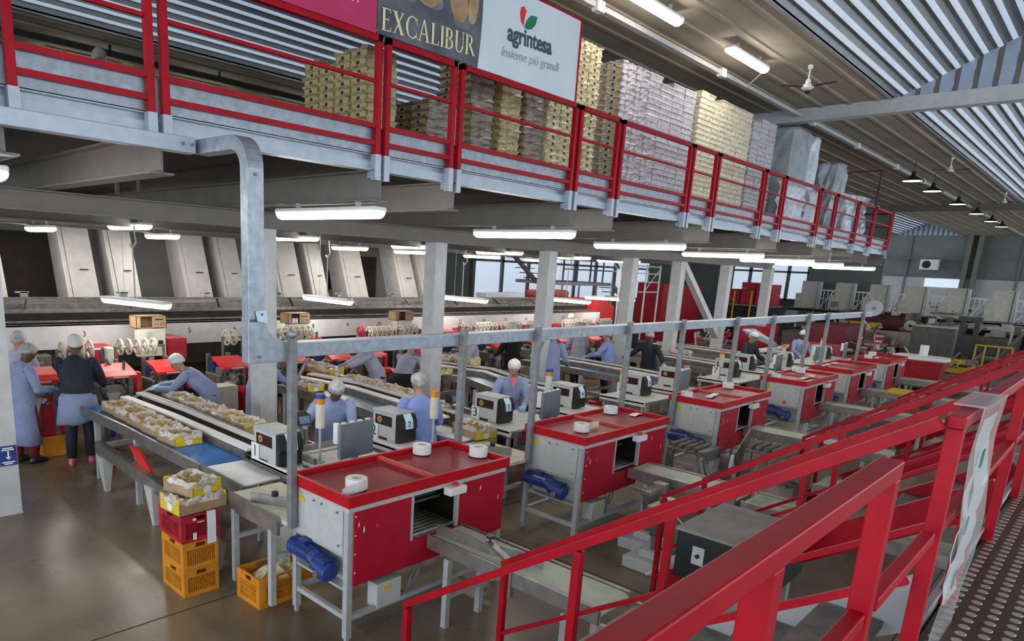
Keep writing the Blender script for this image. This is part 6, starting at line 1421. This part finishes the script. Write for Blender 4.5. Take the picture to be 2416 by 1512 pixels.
for k, x in enumerate((3.96,6.2,11.0,13.15,16.0,19.0)): lamp(['leftmost lamp','lamp above the green exit sign','lamp above insect lamp','lamp left of the second column','lamp by the steel stair','rightmost lamp'][k] + ' of the rear row', x, 14.2, 3.2, 1.35, PI/2, G3, 0.72)
G4 = 'lamps hanging low over the packers'
for k, (x, y, a) in enumerate(((4.22,10.7,PI/2+0.25),(8.15,11.2,PI/2),(12.2,11.35,PI/2+0.05),(15.7,10.8,PI/2),(18.9,11.4,PI/2+0.5))):
    lamp(['tilted low hanging lamp above the cardboard box','low hanging lamp right of the duct','low hanging lamp right of the second column','low hanging lamp behind the third column','low hanging lamp behind the fourth column'][k], x, y, 2.13, 1.5, a, G4, 0, True)
lamp('bright ceiling lamp beside the white cable trunking', 12.35, 5.32, 6.46, 1.5, 0.0, 'lamps on the hall ceiling', 0.10)
lamp('ceiling lamp cut off by the top picture edge', 9.3, 5.4, 6.46, 1.5, 0.0, 'lamps on the hall ceiling', 0.10)
for k, (x0, L) in enumerate(((5.4,1.4),(7.8,1.4),(10.1,1.1),(13.0,1.4))):
    o = lamp(['dim strip lamp behind the bald man','dim strip lamp above the second railing section','short dim strip lamp left of yellow tray stack','dim strip lamp behind tray stacks'][k], x0, 15.55, 6.44, L, 0, 'dim strip lamps on the rear ceiling', 0.12)
    for c_ in o.children:
        if c_.name.startswith('diffuser'): c_.data.materials[0] = GLOWB
# ---------------------------------------------------------------- ceiling fittings
t = thing('cable_trunking', 'white cable trunking running along the hall ceiling', 'cable trunking', (0, 6.05, 6.45))
MB().box(-3,-0.05,-0.02,61,0.05,0.0).box(-3,-0.05,0.0,61,-0.04,0.05).box(-3,0.04,0.0,61,0.05,0.05).build('tray', GREYP, t)
MB().cyl((-3,-0.02,0.03),(61,-0.02,0.03),0.018,6).build('cable', WHITE, t)
for k, x in enumerate((8.9, 12.95, 17.9, 21.5, 25.7, 29.5)): MB().box(x-0.09,-0.09,-0.06,x+0.09,0.02,0.08).build('junction_box', WHITE, t, bevel=0.01)
for k in range(12):
    x = 4+k*3.0; MB().cyl((x,0,0.05),(x,0,0.14),0.008,6).build('rod', GALVD, t)
MB().tube([(13.4,-0.1,0.0),(13.45,-0.3,-0.15),(13.3,-0.6,0.0),(13.1,-0.7,0.1)],0.010,6).build('lamp_lead', GREYP, t)
t = thing('cable_ladder', 'dark cable ladder on the rear ceiling behind the bald man', 'cable ladder', (0, 14.35, 6.42))
MB().box(-3,-0.06,-0.04,39.8,0.06,0.04).build('tray', DARK, t)
for k in range(10): MB().box(1+k*2.2,-0.02,0.04,1.04+k*2.2,0.02,0.15).build('rod', DARK, t)
def fan(label, x, y, top):
    t = thing('ceiling_fan', label, 'ceiling fan', (x, y, top))
    MB().cyl((0,0,0),(0,0,-0.06),0.04,12).cyl((0,0,-0.05),(0,0,-0.25),0.014,8).build('down_rod', WHITE, t)
    MB().loft([[(r*math.cos(2*PI*k/16), r*math.sin(2*PI*k/16), z) for k in range(16)] for r, z in ((0.03,-0.22),(0.045,-0.26),(0.045,-0.30),(0.10,-0.325),(0.10,-0.365),(0.07,-0.39),(0.0,-0.40))]).build('motor_housing', WHITE, t)
    for a in (0.3, 0.3+2*PI/3, 0.3+4*PI/3):
        MB().bar((0.09*math.cos(a),0.09*math.sin(a),-0.345),(0.50*math.cos(a),0.50*math.sin(a),-0.35),0.085,0.010).build('blade', DBROWN, t)
fan('white ceiling fan with dark blades near the bright ceiling lamp', 13.6, 4.75, CZ-0.06)
fan('farther white ceiling fan beyond the roof girder', 25.0, 4.5, CZ-0.06)
fan('farthest white ceiling fan near the far girder', 34.5, 4.3, CZ-0.06)
for k, x in enumerate((25.6,28.5,33.1,37.4,41.6,45)):
    t = thing('bell_lamp', ['nearest','second','third','fourth','fifth','farthest'][k] + ' bell shaped lamp hanging in a row over the far machines', 'lamp', (x, 5.5, 6.0), group='bell lamps over the far machines')
    MB().loft([[(r*math.cos(2*PI*q/16), r*math.sin(2*PI*q/16), z) for q in range(16)] for r, z in ((0.05,0.28),(0.07,0.16),(0.30,0.02),(0.32,0.0),(0.27,0.01))]).build('shade', BLACK, t)
    MB().cyl((0,0,0.02),(0,0,0.01),0.26,16).build('diffuser', GLOWB, t); MB().cyl((0,0,0.28),(0,0,0.58),0.008,6).build('cord', BLACK, t)
